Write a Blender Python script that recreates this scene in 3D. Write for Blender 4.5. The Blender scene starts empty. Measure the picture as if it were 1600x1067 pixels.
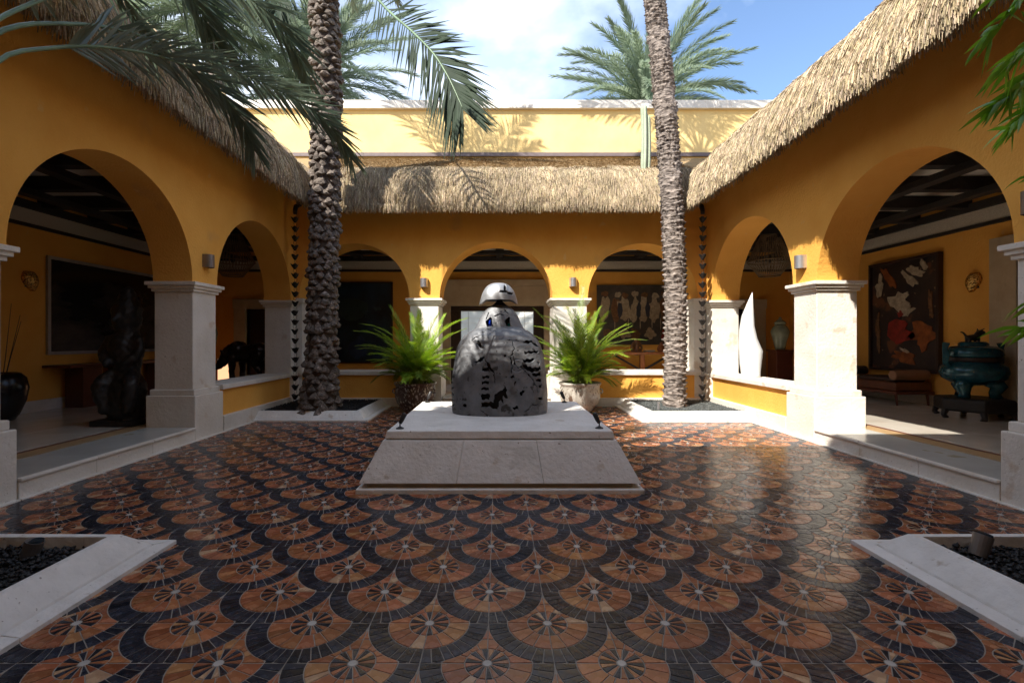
import bpy, math, random
import numpy as np
from mathutils import Vector, Matrix, noise
sc = bpy.context.scene
COL = sc.collection
random.seed(7); RNG = np.random.default_rng(7)
R = math.radians; PI = math.pi
# ------------------------------------------------ camera, sky, sun, exposure
cd = bpy.data.cameras.new('camera'); cam = bpy.data.objects.new('camera', cd); COL.objects.link(cam)
cam.location = (0, 0, 1.5); cam.rotation_euler = (R(90), 0, 0)
cd.sensor_width = 36; cd.lens = 740/1600*36; cd.shift_x = 22/1600; cd.shift_y = -2.5/1600
cd.clip_start = .05; cd.clip_end = 2000
sc.camera = cam
SUN = Vector((.85, 1, -1.36)).normalized()
w = bpy.data.worlds.new('World'); sc.world = w; w.use_nodes = True
nt = w.node_tree; nt.nodes.clear(); N = nt.nodes.new; L = nt.links.new
sky = N('ShaderNodeTexSky'); sky.sky_type = 'NISHITA'; sky.sun_disc = False
sky.sun_elevation = math.asin(-SUN.z); sky.sun_rotation = math.atan2(-SUN.x, -SUN.y)
sky.air_density = 1.0; sky.dust_density = .6; sky.ozone_density = 3.0
b1 = N('ShaderNodeBackground'); b1.inputs[1].default_value = .11; L(sky.outputs[0], b1.inputs[0])
tc = N('ShaderNodeTexCoord')
mp = N('ShaderNodeMapping'); mp.inputs['Scale'].default_value = (1, 1, 1.6); mp.inputs['Location'].default_value = (.35, .2, .1)
L(tc.outputs['Generated'], mp.inputs[0])
n1 = N('ShaderNodeTexNoise'); n1.inputs['Scale'].default_value = 1.9; n1.inputs['Detail'].default_value = 8; n1.inputs['Roughness'].default_value = .52; n1.inputs['Distortion'].default_value = .25
L(mp.outputs[0], n1.inputs['Vector'])
cr = N('ShaderNodeValToRGB'); cr.color_ramp.elements[0].position = .41; cr.color_ramp.elements[1].position = .60
L(n1.outputs[0], cr.inputs[0])
n2 = N('ShaderNodeTexNoise'); n2.inputs['Scale'].default_value = 4.5; n2.inputs['Detail'].default_value = 5
L(mp.outputs[0], n2.inputs['Vector'])
cr2 = N('ShaderNodeValToRGB'); cr2.color_ramp.elements[0].position = .36; cr2.color_ramp.elements[0].color = (.38, .50, .72, 1)
cr2.color_ramp.elements[1].position = .66; cr2.color_ramp.elements[1].color = (.86, .90, .95, 1)
L(n2.outputs[0], cr2.inputs[0])
b2 = N('ShaderNodeBackground'); b2.inputs[1].default_value = .78; L(cr2.outputs[0], b2.inputs[0])
mx = N('ShaderNodeMixShader'); L(cr.outputs[0], mx.inputs[0]); L(b1.outputs[0], mx.inputs[1]); L(b2.outputs[0], mx.inputs[2])
wo = N('ShaderNodeOutputWorld'); L(mx.outputs[0], wo.inputs[0])
sd = bpy.data.lights.new('sun', 'SUN'); so = bpy.data.objects.new('sun', sd); COL.objects.link(so)
sd.energy = 3.7; sd.angle = R(.5); sd.color = (1, .95, .86)
so.rotation_euler = SUN.to_track_quat('-Z', 'Y').to_euler(); so.location = (-8, -10, 16)
vs = sc.view_settings; vs.view_transform = 'Standard'; vs.look = 'None'; vs.gamma = 1; vs.use_curve_mapping = False
vs.exposure = 1.47
sc.cycles.max_bounces = 8; sc.cycles.diffuse_bounces = 6; sc.cycles.glossy_bounces = 4; sc.cycles.transparent_max_bounces = 8
sc.cycles.sample_clamp_indirect = 6

# ------------------------------------------------ materials
def mat(name, c1, c2=None, scale=4, rough=.7, metal=0, bump=0, bscale=60, spots=None, trans=0, attr=False, coat=0, lo=.35, hi=.65, stretch=(1,1,1), rough2=None, rnd=0, spec=.5, emit=None):
    m = bpy.data.materials.new(name); m.use_nodes = True
    t = m.node_tree; b = t.nodes['Principled BSDF']; out = t.nodes['Material Output']
    n = t.nodes.new; l = t.links.new
    b.inputs['Roughness'].default_value = rough; b.inputs['Metallic'].default_value = metal
    b.inputs['Specular IOR Level'].default_value = spec
    if coat: b.inputs['Coat Weight'].default_value = coat; b.inputs['Coat Roughness'].default_value = .15
    co = n('ShaderNodeTexCoord'); mpn = n('ShaderNodeMapping'); mpn.inputs['Scale'].default_value = stretch
    l(co.outputs['Object'], mpn.inputs[0])
    col = None
    c2 = c2 or tuple(x*.8 for x in c1)
    nz = n('ShaderNodeTexNoise'); nz.inputs['Scale'].default_value = scale; nz.inputs['Detail'].default_value = 7; nz.inputs['Roughness'].default_value = .6
    l(mpn.outputs[0], nz.inputs['Vector'])
    rp = n('ShaderNodeValToRGB'); e = rp.color_ramp.elements
    e[0].position = lo; e[0].color = (*c2, 1); e[1].position = hi; e[1].color = (*c1, 1)
    l(nz.outputs[0], rp.inputs[0]); col = rp.outputs[0]
    if spots:   # (scale, threshold, colour)
        for sc_, th, cc in spots:
            s = n('ShaderNodeTexNoise'); s.inputs['Scale'].default_value = sc_; s.inputs['Detail'].default_value = 4
            l(mpn.outputs[0], s.inputs['Vector'])
            r2 = n('ShaderNodeValToRGB'); r2.color_ramp.elements[0].position = th; r2.color_ramp.elements[1].position = th+.05
            l(s.outputs[0], r2.inputs[0])
            mixn = n('ShaderNodeMix'); mixn.data_type = 'RGBA'
            l(r2.outputs[0], mixn.inputs[0]); l(col, mixn.inputs[6]); mixn.inputs[7].default_value = (*cc, 1); col = mixn.outputs[2]
    if attr:
        a = n('ShaderNodeAttribute'); a.attribute_name = 'tint'
        mm = n('ShaderNodeMix'); mm.data_type = 'RGBA'; mm.blend_type = 'MULTIPLY'; mm.inputs[0].default_value = 1
        l(col, mm.inputs[6]); l(a.outputs['Color'], mm.inputs[7]); col = mm.outputs[2]
    if rnd:
        oi = n('ShaderNodeObjectInfo'); hs = n('ShaderNodeHueSaturation'); mr = n('ShaderNodeMapRange')
        mr.inputs[3].default_value = 1-rnd; mr.inputs[4].default_value = 1+rnd
        l(oi.outputs['Random'], mr.inputs[0]); l(mr.outputs[0], hs.inputs['Value']); l(col, hs.inputs['Color']); col = hs.outputs[0]
    l(col, b.inputs['Base Color'])
    if rough2 is not None:
        mr = n('ShaderNodeMapRange'); mr.inputs[1].default_value = .3; mr.inputs[2].default_value = .7
        mr.inputs[3].default_value = rough; mr.inputs[4].default_value = rough2
        l(nz.outputs[0], mr.inputs[0]); l(mr.outputs[0], b.inputs['Roughness'])
    if bump:
        bn = n('ShaderNodeTexNoise'); bn.inputs['Scale'].default_value = bscale; bn.inputs['Detail'].default_value = 5
        l(mpn.outputs[0], bn.inputs['Vector'])
        bp = n('ShaderNodeBump'); bp.inputs['Strength'].default_value = bump; bp.inputs['Distance'].default_value = .02
        l(bn.outputs[0], bp.inputs['Height']); l(bp.outputs[0], b.inputs['Normal'])
    if trans:
        tr = n('ShaderNodeBsdfTranslucent'); ms = n('ShaderNodeMixShader'); ms.inputs[0].default_value = trans
        g = n('ShaderNodeHueSaturation'); g.inputs['Value'].default_value = 1.5; g.inputs['Saturation'].default_value = 1.1
        l(col, g.inputs['Color']); l(g.outputs[0], tr.inputs[0])
        l(b.outputs[0], ms.inputs[1]); l(tr.outputs[0], ms.inputs[2]); l(ms.outputs[0], out.inputs[0])
    if emit:
        b.inputs['Emission Color'].default_value = (*emit[:3], 1); b.inputs['Emission Strength'].default_value = emit[3]
    return m
M = {}
M['plaster'] = mat('ochre_plaster', (.82, .415, .078), (.76, .36, .058), 1.6, .85, bump=.4, bscale=38, spots=[(.9, .66, (.68, .34, .075)), (5, .69, (.76, .42, .12)), (19, .74, (.60, .30, .07))], stretch=(1, 1, .8))
M['plaster_up'] = mat('pale_yellow_plaster', (.84, .62, .27), (.80, .56, .22), 1.2, .85, bump=.2, bscale=40)
M['stone'] = mat('cream_limestone', (.74, .69, .62), (.65, .59, .51), 2.6, .62, bump=.35, bscale=28, spots=[(38, .67, (.40, .33, .26)), (3.2, .62, (.60, .50, .40))])
M['stone_old'] = mat('weathered_limestone', (.76, .715, .655), (.65, .60, .535), 3.4, .7, bump=.45, bscale=24, spots=[(30, .67, (.34, .28, .22)), (5, .66, (.58, .50, .41)), (2.2, .66, (.60, .56, .50)), (70, .70, (.45, .38, .31))])
M['kerb'] = mat('white_coral_stone', (.76, .72, .67), (.65, .61, .56), 4, .75, bump=.6, bscale=18, spots=[(26, .68, (.34, .29, .25)), (6, .66, (.50, .43, .36))])
M['portal'] = mat('beige_limestone', (.50, .39, .26), (.44, .33, .21), 3, .7, bump=.3, bscale=30)
M['marble'] = mat('polished_cream_marble', (.62, .56, .48), (.54, .48, .40), 1.7, .13, rnd=.05, bump=.02, bscale=6)
M['threshold'] = mat('grey_marble', (.50, .49, .45), (.42, .41, .37), 1.5, .25, spots=[(3, .66, (.36, .31, .22))])
M['tan_inlay'] = mat('tan_stone_inlay', (.50, .33, .17), None, 8, .3)
M['red_inlay'] = mat('red_stone_inlay', (.16, .05, .035), None, 8, .3)
M['terracotta'] = mat('terracotta_marble', (.40, .150, .066), (.27, .090, .040), 12, .13, attr=True, bump=.2, bscale=9, rough2=.36, spots=[(45, .70, (.14, .06, .035)), (7, .64, (.20, .085, .05))], spec=.45)
M['slate'] = mat('black_marble', (.027, .030, .041), (.015, .016, .023), 14, .12, attr=True, bump=.2, bscale=9, rough2=.34, spots=[(50, .72, (.09, .085, .085))], spec=.32)
M['white_disc'] = mat('white_marble', (.50, .46, .41), None, 20, .3, attr=True)
M['grout'] = mat('tile_grout', (.36, .31, .25), (.24, .20, .16), 8, .8, bump=.3, bscale=80)
M['thatch'] = mat('straw', (.60, .495, .345), (.40, .31, .20), 55, .9, rnd=0, attr=True, spec=.15)
M['thatch_base'] = mat('packed_straw', (.30, .21, .12), (.12, .08, .045), 60, .95, bump=1, bscale=120, stretch=(1, 1, .3), spec=.1)
M['thatch_top'] = mat('weathered_straw_top', (.42, .29, .15), (.26, .18, .10), 30, .95, bump=1, bscale=90, spots=[(6, .62, (.20, .17, .09))], spec=.1)
M['bark_boot'] = mat('palm_boot_bark', (.21, .17, .14), (.06, .045, .036), 26, .8, bump=1, bscale=50, rnd=.2, spots=[(9, .62, (.30, .25, .22))], stretch=(1, 1, 1.5), spec=.35)
M['bark'] = mat('ringed_palm_bark', (.36, .30, .26), (.06, .045, .038), 11, .85, bump=1, bscale=45, stretch=(.6, .6, 3.4), lo=.42, hi=.58)
M['bark_core'] = mat('dark_palm_fibre', (.06, .04, .03), None, 30, .9, bump=.8, bscale=60)
M['palm_leaf'] = mat('grey_green_palm_leaf', (.18, .225, .16), (.10, .14, .10), 3, .30, trans=.18, rnd=.18, spec=.7)
M['palm_leaf_far'] = mat('pale_palm_leaf', (.28, .33, .24), (.17, .215, .15), 1, .45, trans=.35, rnd=.25)
M['palm_leaf_shaded'] = mat('shaded_palm_leaf', (.040, .060, .036), (.022, .035, .022), 3, .62, trans=.05, rnd=.15, spec=.12)  # darker copy of palm_leaf: shade of the hanging fronds put into the colour
M['rachis'] = mat('green_frond_stalk', (.16, .24, .13), (.11, .17, .09), 6, .4)
M['areca'] = mat('bright_areca_leaf', (.34, .44, .05), (.10, .22, .025), 5, .38, trans=.32, rnd=.45)
M['areca_stem'] = mat('areca_stem', (.28, .33, .07), (.18, .24, .05), 8, .45)
M['bamboo'] = mat('fresh_bamboo_leaf', (.24, .44, .06), (.12, .27, .03), 3, .38, trans=.3, rnd=.3)
M['bamboo_stem'] = mat('bamboo_stem', (.25, .28, .08), None, 6, .4)
M['cactus'] = mat('pale_green_cactus', (.36, .41, .30), (.30, .35, .24), 5, .6, bump=.3, bscale=30)
M['lead'] = mat('weathered_grey_metal', (.23, .235, .245), (.125, .125, .13), 5, .48, metal=.55, bump=.5, bscale=14, rough2=.68, spots=[(7, .62, (.06, .055, .052)), (22, .66, (.05, .045, .045)), (3, .64, (.12, .115, .11))])  # weathered and patchy; the finer dark spots stand in for shaded relief
M['lead_head'] = mat('polished_grey_metal', (.50, .51, .53), (.30, .305, .315), 7, .42, metal=.6, bump=.25, bscale=16, rough2=.42, spots=[(24, .73, (.14, .13, .13))])
M['hollow'] = mat('hollow_shade_black', (.025, .020, .018), None, 12, .8, metal=.2)  # near-black stands in for the shade inside the open metal shells
M['blue_glass'] = mat('cobalt_glass', (.01, .04, .45), None, 3, .1, coat=.5)
M['cyan_glass'] = mat('turquoise_glass', (.03, .45, .62), None, 3, .1, coat=.5)
M['black_metal'] = mat('black_powder_coat', (.02, .018, .018), None, 9, .45)
M['bronze_dark'] = mat('dark_bronze', (.035, .022, .018), (.015, .010, .009), 8, .28, metal=.6, bump=.4, bscale=9)
M['black_wood'] = mat('carved_dark_wood', (.018, .013, .011), None, 9, .5, bump=.5, bscale=20)
M['alu'] = mat('brushed_aluminium', (.62, .63, .66), (.52, .53, .56), 8, .32, metal=.85)
M['lamp_bronze'] = mat('brown_grey_lamp_metal', (.26, .23, .21), None, 8, .4, metal=.7)
M['brass'] = mat('hammered_brass', (.95, .62, .20), (.16, .07, .02), 42, .18, metal=1, bump=1, bscale=38, lo=.42, hi=.55)
M['white_gloss'] = mat('white_lacquer', (.62, .63, .62), (.58, .59, .58), 3, .18, coat=.4)
M['celadon'] = mat('celadon_glaze', (.30, .33, .24), (.22, .25, .18), 6, .2, coat=.4)
M['cloisonne'] = mat('teal_cloisonne', (.015, .10, .13), (.008, .05, .075), 12, .25, metal=.3, coat=.3, spots=[(34, .68, (.22, .20, .10)), (60, .70, (.03, .20, .30))])
M['beam'] = mat('black_stained_timber', (.022, .017, .015), None, 10, .6, bump=.4, bscale=30)
M['ceiling'] = mat('cream_ceiling_board', (.80, .74, .64), None, 3, .9)
M['woven'] = mat('woven_cornice_cloth', (.66, .61, .52), (.48, .43, .35), 70, .9, bump=.6, bscale=140)
M['frame_dark'] = mat('dark_brown_frame', (.035, .016, .012), None, 8, .4)
M['frame_white'] = mat('grey_white_frame', (.42, .38, .34), None, 8, .5)
M['photo_dark'] = mat('dark_photograph', (.12, .09, .075), (.012, .010, .010), .7, .12, lo=.42, hi=.68, stretch=(1, .6, 1.2))
M['paint_blue'] = mat('deep_blue_canvas', (.022, .055, .095), (.007, .012, .022), 1.1, .3, lo=.4, hi=.7, spots=[(1.6, .64, (.05, .10, .12))])
M['paint_dark'] = mat('dark_umber_canvas', (.045, .030, .025), (.018, .014, .018), 2.3, .35, spots=[(2.1, .60, (.15, .06, .03)), (9, .68, (.25, .17, .10))])
M['paint_grey'] = mat('charcoal_canvas', (.10, .085, .075), (.035, .032, .032), 2.2, .5, lo=.35, hi=.7)
M['p_cream'] = mat('cream_paint', (.52, .43, .31), (.30, .24, .17), 14, .5, bump=.5, bscale=30)
M['p_red'] = mat('red_paint', (.36, .03, .02), (.16, .015, .01), 8, .4)
M['p_orange'] = mat('orange_paint', (.36, .10, .02), (.14, .035, .01), 6, .4)
M['p_brown'] = mat('umber_paint', (.24, .11, .045), (.10, .05, .025), 18, .5)
M['p_navy'] = mat('navy_paint', (.03, .035, .06), None, 8, .5)
M['wood'] = mat('orange_brown_wood', (.40, .15, .05), (.28, .09, .03), 5, .35, stretch=(6, 1, 1))
M['red_wood'] = mat('dark_red_wood', (.12, .03, .015), None, 5, .35)
M['leather'] = mat('rust_brown_leather', (.17, .055, .022), (.10, .03, .015), 5, .4)
M['cushion'] = mat('dark_cushion', (.05, .028, .022), None, 8, .6)
M['bolster'] = mat('tan_bolster', (.30, .15, .08), None, 8, .6)
M['soil'] = mat('dark_soil', (.018, .013, .011), (.008, .006, .006), 20, .95, bump=1, bscale=60)
M['lava'] = mat('black_lava_stone', (.022, .022, .024), (.010, .010, .011), 20, .6, attr=True, bump=.5, bscale=80)
M['gravel'] = mat('grey_green_gravel', (.12, .13, .125), (.05, .055, .055), 30, .8, attr=True)
M['pot_brown'] = mat('weathered_brown_pot', (.085, .045, .032), (.045, .028, .022), 5, .35, bump=.3, bscale=20, spots=[(7, .60, (.13, .09, .06)), (26, .56, (.44, .41, .35)), (3, .66, (.16, .03, .015))], stretch=(1, 1, .6))
M['pot_silver'] = mat('chalky_silver_pot', (.50, .46, .40), (.30, .27, .23), 8, .3, bump=.3, bscale=24, spots=[(20, .58, (.16, .12, .10)), (5, .64, (.11, .07, .05))], stretch=(1, 1, .7), coat=.3)
M['pot_black'] = mat('black_glazed_pot', (.012, .010, .010), None, 8, .25)
M['white_wall'] = mat('white_rendered_wall', (.72, .70, .66), (.66, .64, .60), 2, .8)
M['glass'] = mat('dark_window_glass', (.03, .04, .05), None, 2, .06)
M['ground'] = mat('dry_grass_ground', (.12, .13, .06), (.08, .08, .04), .3, .95)
M['flash'] = mat('lead_flashing', (.17, .13, .13), None, 12, .6)
M['glow'] = mat('lit_paper_panel', (.7, .45, .3), None, 3, .6, emit=(1, .50, .26, .55))
M['iron'] = mat('rain_cup_iron', (.035, .03, .028), None, 14, .5, metal=.5)
M['wire'] = mat('woven_lamp_wicker', (.26, .18, .10), None, 30, .7)

# ------------------------------------------------ helpers
def props(o, label=None, cat=None, group=None, kind=None):
    if label: o['label'] = label
    if cat: o['category'] = cat
    if group: o['group'] = group
    if kind: o['kind'] = kind
    return o
def empty(name, loc=(0,0,0), label=None, cat=None, group=None, kind=None, rz=0):
    o = bpy.data.objects.new(name, None); COL.objects.link(o); o.location = loc; o.rotation_euler = (0,0,rz)
    o.empty_display_size = .1
    return props(o, label, cat, group, kind)
class MB:
    def __init__(s): s.v = []; s.f = []; s.t = []
    def add(s, vs, fs, tint=None):
        k = len(s.v); s.v += [tuple(p) for p in vs]; s.f += [tuple(i+k for i in f) for f in fs]
        if tint is not None: s.t += [tint]*len(vs)
        return s
    def box(s, x0, x1, y0, y1, z0, z1, M_=None):
        vs = [(x, y, z) for z in (z0, z1) for (x, y) in ((x0,y0),(x1,y0),(x1,y1),(x0,y1))]
        if M_: vs = [M_ @ Vector(p) for p in vs]
        return s.add(vs, [(3,2,1,0),(4,5,6,7),(0,1,5,4),(1,2,6,5),(2,3,7,6),(3,0,4,7)])
    def lathe(s, prof, n=24, c=(0,0,0), sx=1, sy=1, M_=None, cap=True):
        vs = []; fs = []
        for r, z in prof:
            for i in range(n):
                a = 2*PI*i/n; p = Vector((c[0]+r*sx*math.cos(a), c[1]+r*sy*math.sin(a), c[2]+z))
                vs.append(M_ @ p if M_ else p)
        for j in range(len(prof)-1):
            for i in range(n):
                fs.append((j*n+i, j*n+(i+1)%n, (j+1)*n+(i+1)%n, (j+1)*n+i))
        if cap: fs.append(tuple(range(n))[::-1]); fs.append(tuple((len(prof)-1)*n+i for i in range(n)))
        return s.add(vs, fs)
    def tube(s, pts, rad, n=8, cap=True):
        pts = [Vector(p) for p in pts]; m = len(pts)
        if not hasattr(rad, '__len__'): rad = [rad]*m
        vs = []; fs = []; up = None
        for j in range(m):
            t = (pts[min(j+1, m-1)]-pts[max(j-1, 0)]).normalized()
            if up is None: up = Vector((0,0,1)) if abs(t.z) < .9 else Vector((1,0,0))
            a = t.cross(up).normalized(); b = a.cross(t).normalized(); up = b
            for i in range(n):
                q = 2*PI*i/n; vs.append(pts[j]+(a*math.cos(q)+b*math.sin(q))*rad[j])
        for j in range(m-1):
            for i in range(n):
                fs.append((j*n+i, j*n+(i+1)%n, (j+1)*n+(i+1)%n, (j+1)*n+i))
        if cap: fs.append(tuple(range(n))[::-1]); fs.append(tuple((m-1)*n+i for i in range(n)))
        return s.add(vs, fs)
    def prism(s, poly, h0, h1, axis='z'):
        n = len(poly)
        def P3(a, b, h): return {'z': (a,b,h), 'x': (h,a,b), 'y': (a,h,b)}[axis]
        vs = [P3(a,b,h0) for a,b in poly]+[P3(a,b,h1) for a,b in poly]
        return s.add(vs, [tuple(range(n))[::-1], tuple(range(n, 2*n))]+[(i, (i+1)%n, n+(i+1)%n, n+i) for i in range(n)])
    def build(s, name, m, parent=None, bevel=0, smooth=False, loc=None, kind=None, label=None, cat=None, group=None, seg=2):
        me = bpy.data.meshes.new(name); me.from_pydata(s.v, [], s.f); me.materials.append(m)
        if s.t and len(s.t) == len(s.v):
            a = me.color_attributes.new('tint', 'FLOAT_COLOR', 'POINT')
            a.data.foreach_set('color', np.array([(*c, 1) for c in s.t], dtype=np.float32).ravel())
        o = bpy.data.objects.new(name, me); COL.objects.link(o)
        if parent: o.parent = parent
        if loc: o.location = loc
        if smooth: me.shade_smooth()
        if bevel:
            b = o.modifiers.new('b', 'BEVEL'); b.width = bevel; b.segments = seg; b.limit_method = 'ANGLE'; b.angle_limit = R(40)
        me.update()
        return props(o, label, cat, group, kind)
def fix_normals(o):
    import bmesh
    bm = bmesh.new(); bm.from_mesh(o.data); bmesh.ops.recalc_face_normals(bm, faces=bm.faces); bm.to_mesh(o.data); bm.free()
def box(name, m, parent, x0, x1, y0, y1, z0, z1, bevel=.006, **k):
    return MB().box(min(x0,x1), max(x0,x1), min(y0,y1), max(y0,y1), z0, z1).build(name, m, parent, bevel, **k)
def npmesh(name, V, F, m, parent=None, tint=None, smooth=False, **k):
    """V (n,3), F (m,3|4) int arrays"""
    me = bpy.data.meshes.new(name); nv = len(V); nf, w_ = F.shape
    me.vertices.add(nv); me.vertices.foreach_set('co', np.ascontiguousarray(V, dtype=np.float32).ravel())
    me.loops.add(nf*w_); me.loops.foreach_set('vertex_index', np.ascontiguousarray(F, dtype=np.int32).ravel())
    me.polygons.add(nf); me.polygons.foreach_set('loop_start', np.arange(0, nf*w_, w_, dtype=np.int32))
    me.update(calc_edges=True); me.validate()
    me.materials.append(m)
    if tint is not None:
        a = me.color_attributes.new('tint', 'FLOAT_COLOR', 'POINT')
        t4 = np.ones((nv, 4), dtype=np.float32); t4[:, :3] = tint; a.data.foreach_set('color', t4.ravel())
    if smooth: me.shade_smooth()
    o = bpy.data.objects.new(name, me); COL.objects.link(o)
    if parent: o.parent = parent
    return props(o, **k)
def W(px, py, Y): return Vector(((px-778)*Y/740, Y, 1.5-(py-531)*Y/740))
def smooth_path(pts, n):
    pts = [Vector(p) for p in pts]; P = [pts[0]*2-pts[1]]+pts+[pts[-1]*2-pts[-2]]; out = []
    m = len(pts)-1
    for i in range(n+1):
        u = i/n*m; k = min(int(u), m-1); t = u-k; a, b, c, d = P[k:k+4]
        out.append(.5*((2*b)+(c-a)*t+(2*a-5*b+4*c-d)*t*t+(3*b-a-3*c+d)*t**3))
    return out
# ------------------------------------------------ court geometry (metres)
XL, XR, YB = -4.58, 4.72, 10.75      # wall faces
XLb, XRb = -4.50, 4.65               # plinth / skirting faces
SPR = 2.37                           # arch spring on the sides
TOP = 4.75
# ground far around
g = MB().box(-900, 900, -900, 900, -.6, -.5).build('ground', M['ground']); props(g, kind='structure')
cf = box('courtyard_floor', M['grout'], None, -5.3, 5.4, -.4, 11.5, -.3, -.0030, bevel=0, kind='structure')

def arch_wall(name, axis, face, back, segs, top, m, parent, n=36):
    """segs: list of (s0,s1,kind,spring) kind 'pier'|'arch'. axis 'x': wall plane const X, s=Y. 'y': const Y, s=X."""
    S = []
    for s0, s1, kind, sp in segs:
        if kind == 'pier': S += [(s0, sp), (s1, sp)]
        else:
            r = (s1-s0)/2; c = (s0+s1)/2
            for i in range(n+1):
                a = PI-PI*i/n; S.append((c+r*math.cos(a), sp+r*math.sin(a)))
    mb = MB(); T = (lambda s, d, z: (d, s, z)) if axis == 'x' else (lambda s, d, z: (s, d, z))
    for (a, za), (b, zb) in zip(S[:-1], S[1:]):
        if abs(a-b) < 1e-6: continue
        vs = [T(a, face, za), T(b, face, zb), T(b, face, top), T(a, face, top), T(a, back, za), T(b, back, zb), T(b, back, top), T(a, back, top)]
        mb.add(vs, [(0,1,2,3), (7,6,5,4), (0,4,5,1), (3,2,6,7)])
    return mb.build(name, m, parent)
def pier(parent, name, fx, bx, y0, y1, base=True, ax='x', z0=0, spring=SPR, near=1, cap_out=.09, label=None):
    """rect in plan: fx..bx normal to wall, y0..y1 along it"""
    def B(nm, par, a, b, c, d, e, f, bev=.006):
        if ax == 'x': return box(nm, M['stone'], par, a, b, c, d, e, f, bev)
        return box(nm, M['stone'], par, c, d, a, b, e, f, bev)
    s = 1 if bx > fx else -1
    sh = B('pier', parent, fx, bx, y0, y1, .755, spring-.14, .012)
    if label: sh['label'] = label
    # slim corner strips left by the joint on the shaft
    B('plinth', sh, fx-s*.08, bx+s*.08, y0-.07, y1+.07, z0, .665, .012)
    B('plinth_step', sh, fx-s*.045, bx+s*.045, y0-.04, y1+.04, .663, .757, .015)
    for k, (o, a, b) in enumerate(((.03, .142, .095), (.06, .097, .05), (.09, .052, 0))):
        B('capital_moulding', sh, fx-s*o, bx+s*o, y0-o, y1+o, spring-a, spring-b, .006)
    # recessed vertical joint fillets on the near face
    return sh
# ---- left arcade
LA = empty('arcade', (XL, 5, 0), 'ochre arcade on the left, in shade, with two open arches and a low wall', 'arcade', 'thatched arcades around the court')
def rel(p, o):   # keep world coordinates under a moved empty
    o.matrix_parent_inverse = p.matrix_world.inverted()
for a in (LA,): a.location = (0,0,0)
arch_wall('arch_wall', 'x', XL, -5.17, [(-1.2,.95,'pier',SPR),(.95,3.72,'arch',SPR),(3.72,4.41,'pier',SPR),(4.41,7.10,'arch',SPR),(7.10,7.72,'pier',SPR),(7.72,10.47,'arch',SPR),(10.47,10.76,'pier',SPR)], TOP, M['plaster'], LA)
pier(LA, 'p', XL-.005, -5.165, 3.75, 4.37); pier(LA, 'p', XL-.005, -5.165, 7.12, 7.70); pier(LA, 'p', XL-.005, -5.165, 10.49, 11.2); pier(LA, 'p', XL-.005, -5.165, -1.2, .92)
RA = empty('arcade', (0,0,0), 'ochre arcade on the right, partly sunlit, beside the white horn sculpture', 'arcade', 'thatched arcades around the court')
arch_wall('arch_wall', 'x', XR, 5.33, [(-1.2,.95,'pier',SPR),(.95,3.72,'arch',SPR),(3.72,4.33,'pier',SPR),(4.33,7.0,'arch',SPR),(7.0,7.577,'pier',SPR),(7.577,10.45,'arch',SPR),(10.45,10.76,'pier',SPR)], TOP, M['plaster'], RA)
pier(RA, 'p', XR+.005, 5.325, 3.75, 4.31); pier(RA, 'p', XR+.005, 5.325, 7.02, 7.56); pier(RA, 'p', XR+.005, 5.325, 10.47, 11.2); pier(RA, 'p', XR+.005, 5.325, -1.2, .92)
BA = empty('arcade', (0,0,0), 'ochre arcade across the back, three arches behind the statue', 'arcade', 'thatched arcades around the court')
SB = 2.44
arch_wall('arch_wall', 'y', YB, 11.52, [(-4.58,-4.515,'pier',SB),(-4.515,-2.015,'arch',SB),(-2.015,-1.325,'pier',SB),(-1.325,1.24,'arch',SB),(1.24,2.04,'pier',SB),(2.04,4.54,'arch',SB),(4.54,4.72,'pier',SB)], TOP, M['plaster'], BA)
def bpier(x0, x1): pier(BA, 'p', YB+.005, 11.515, x0+.02, x1-.02, ax='y', spring=SB)
bpier(-2.015, -1.325); bpier(1.24, 2.04)
# corner pilasters of the back arcade
box('pilaster', M['stone'], BA, -4.57, -4.44, YB-.005, 11.5, .2, SB-.1); box('pilaster', M['stone'], BA, 4.46, 4.71, YB-.005, 11.5, .2, SB-.1)
box('pilaster_cap', M['stone'], BA, -4.57, -4.40, YB-.07, 11.56, SB-.102, SB-.003); box('pilaster_cap', M['stone'], BA, 4.42, 4.71, YB-.07, 11.56, SB-.102, SB-.003)
# low walls with sill and skirting
def low(parent, ax, fa, ba, s0, s1, sk, sill=.765):
    def B(nm, m, a, b, c, d, e, f, bev=.005):
        if ax == 'x': return box(nm, M[m], parent, a, b, c, d, e, f, bev)
        return box(nm, M[m], parent, c, d, a, b, e, f, bev)
    s = 1 if ba > fa else -1
    B('low_wall', 'plaster', fa, ba, s0, s1, .0, sill-.08, 0)
    B('sill', 'stone', fa-s*.055, ba+s*.03, s0+.005, s1-.005, sill-.082, sill, .008)
    n = max(1, round((s1-s0)/.9)); st = (s1-s0)/n
    for i in range(n): B('skirting_stone', 'stone', fa-s*.075, fa+s*.01, s0+i*st+.002, s0+(i+1)*st-.002, -.02, .25 if ax == 'x' else .19, .006)
low(LA, 'x', XL, -5.12, 7.80, 10.42, 1); low(RA, 'x', XR, 5.28, 7.65, 10.40, 1)
low(BA, 'y', YB, 11.47, -4.5, -2.09, 1, .785); low(BA, 'y', YB, 11.47, 2.12, 4.6, 1, .785)
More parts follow.
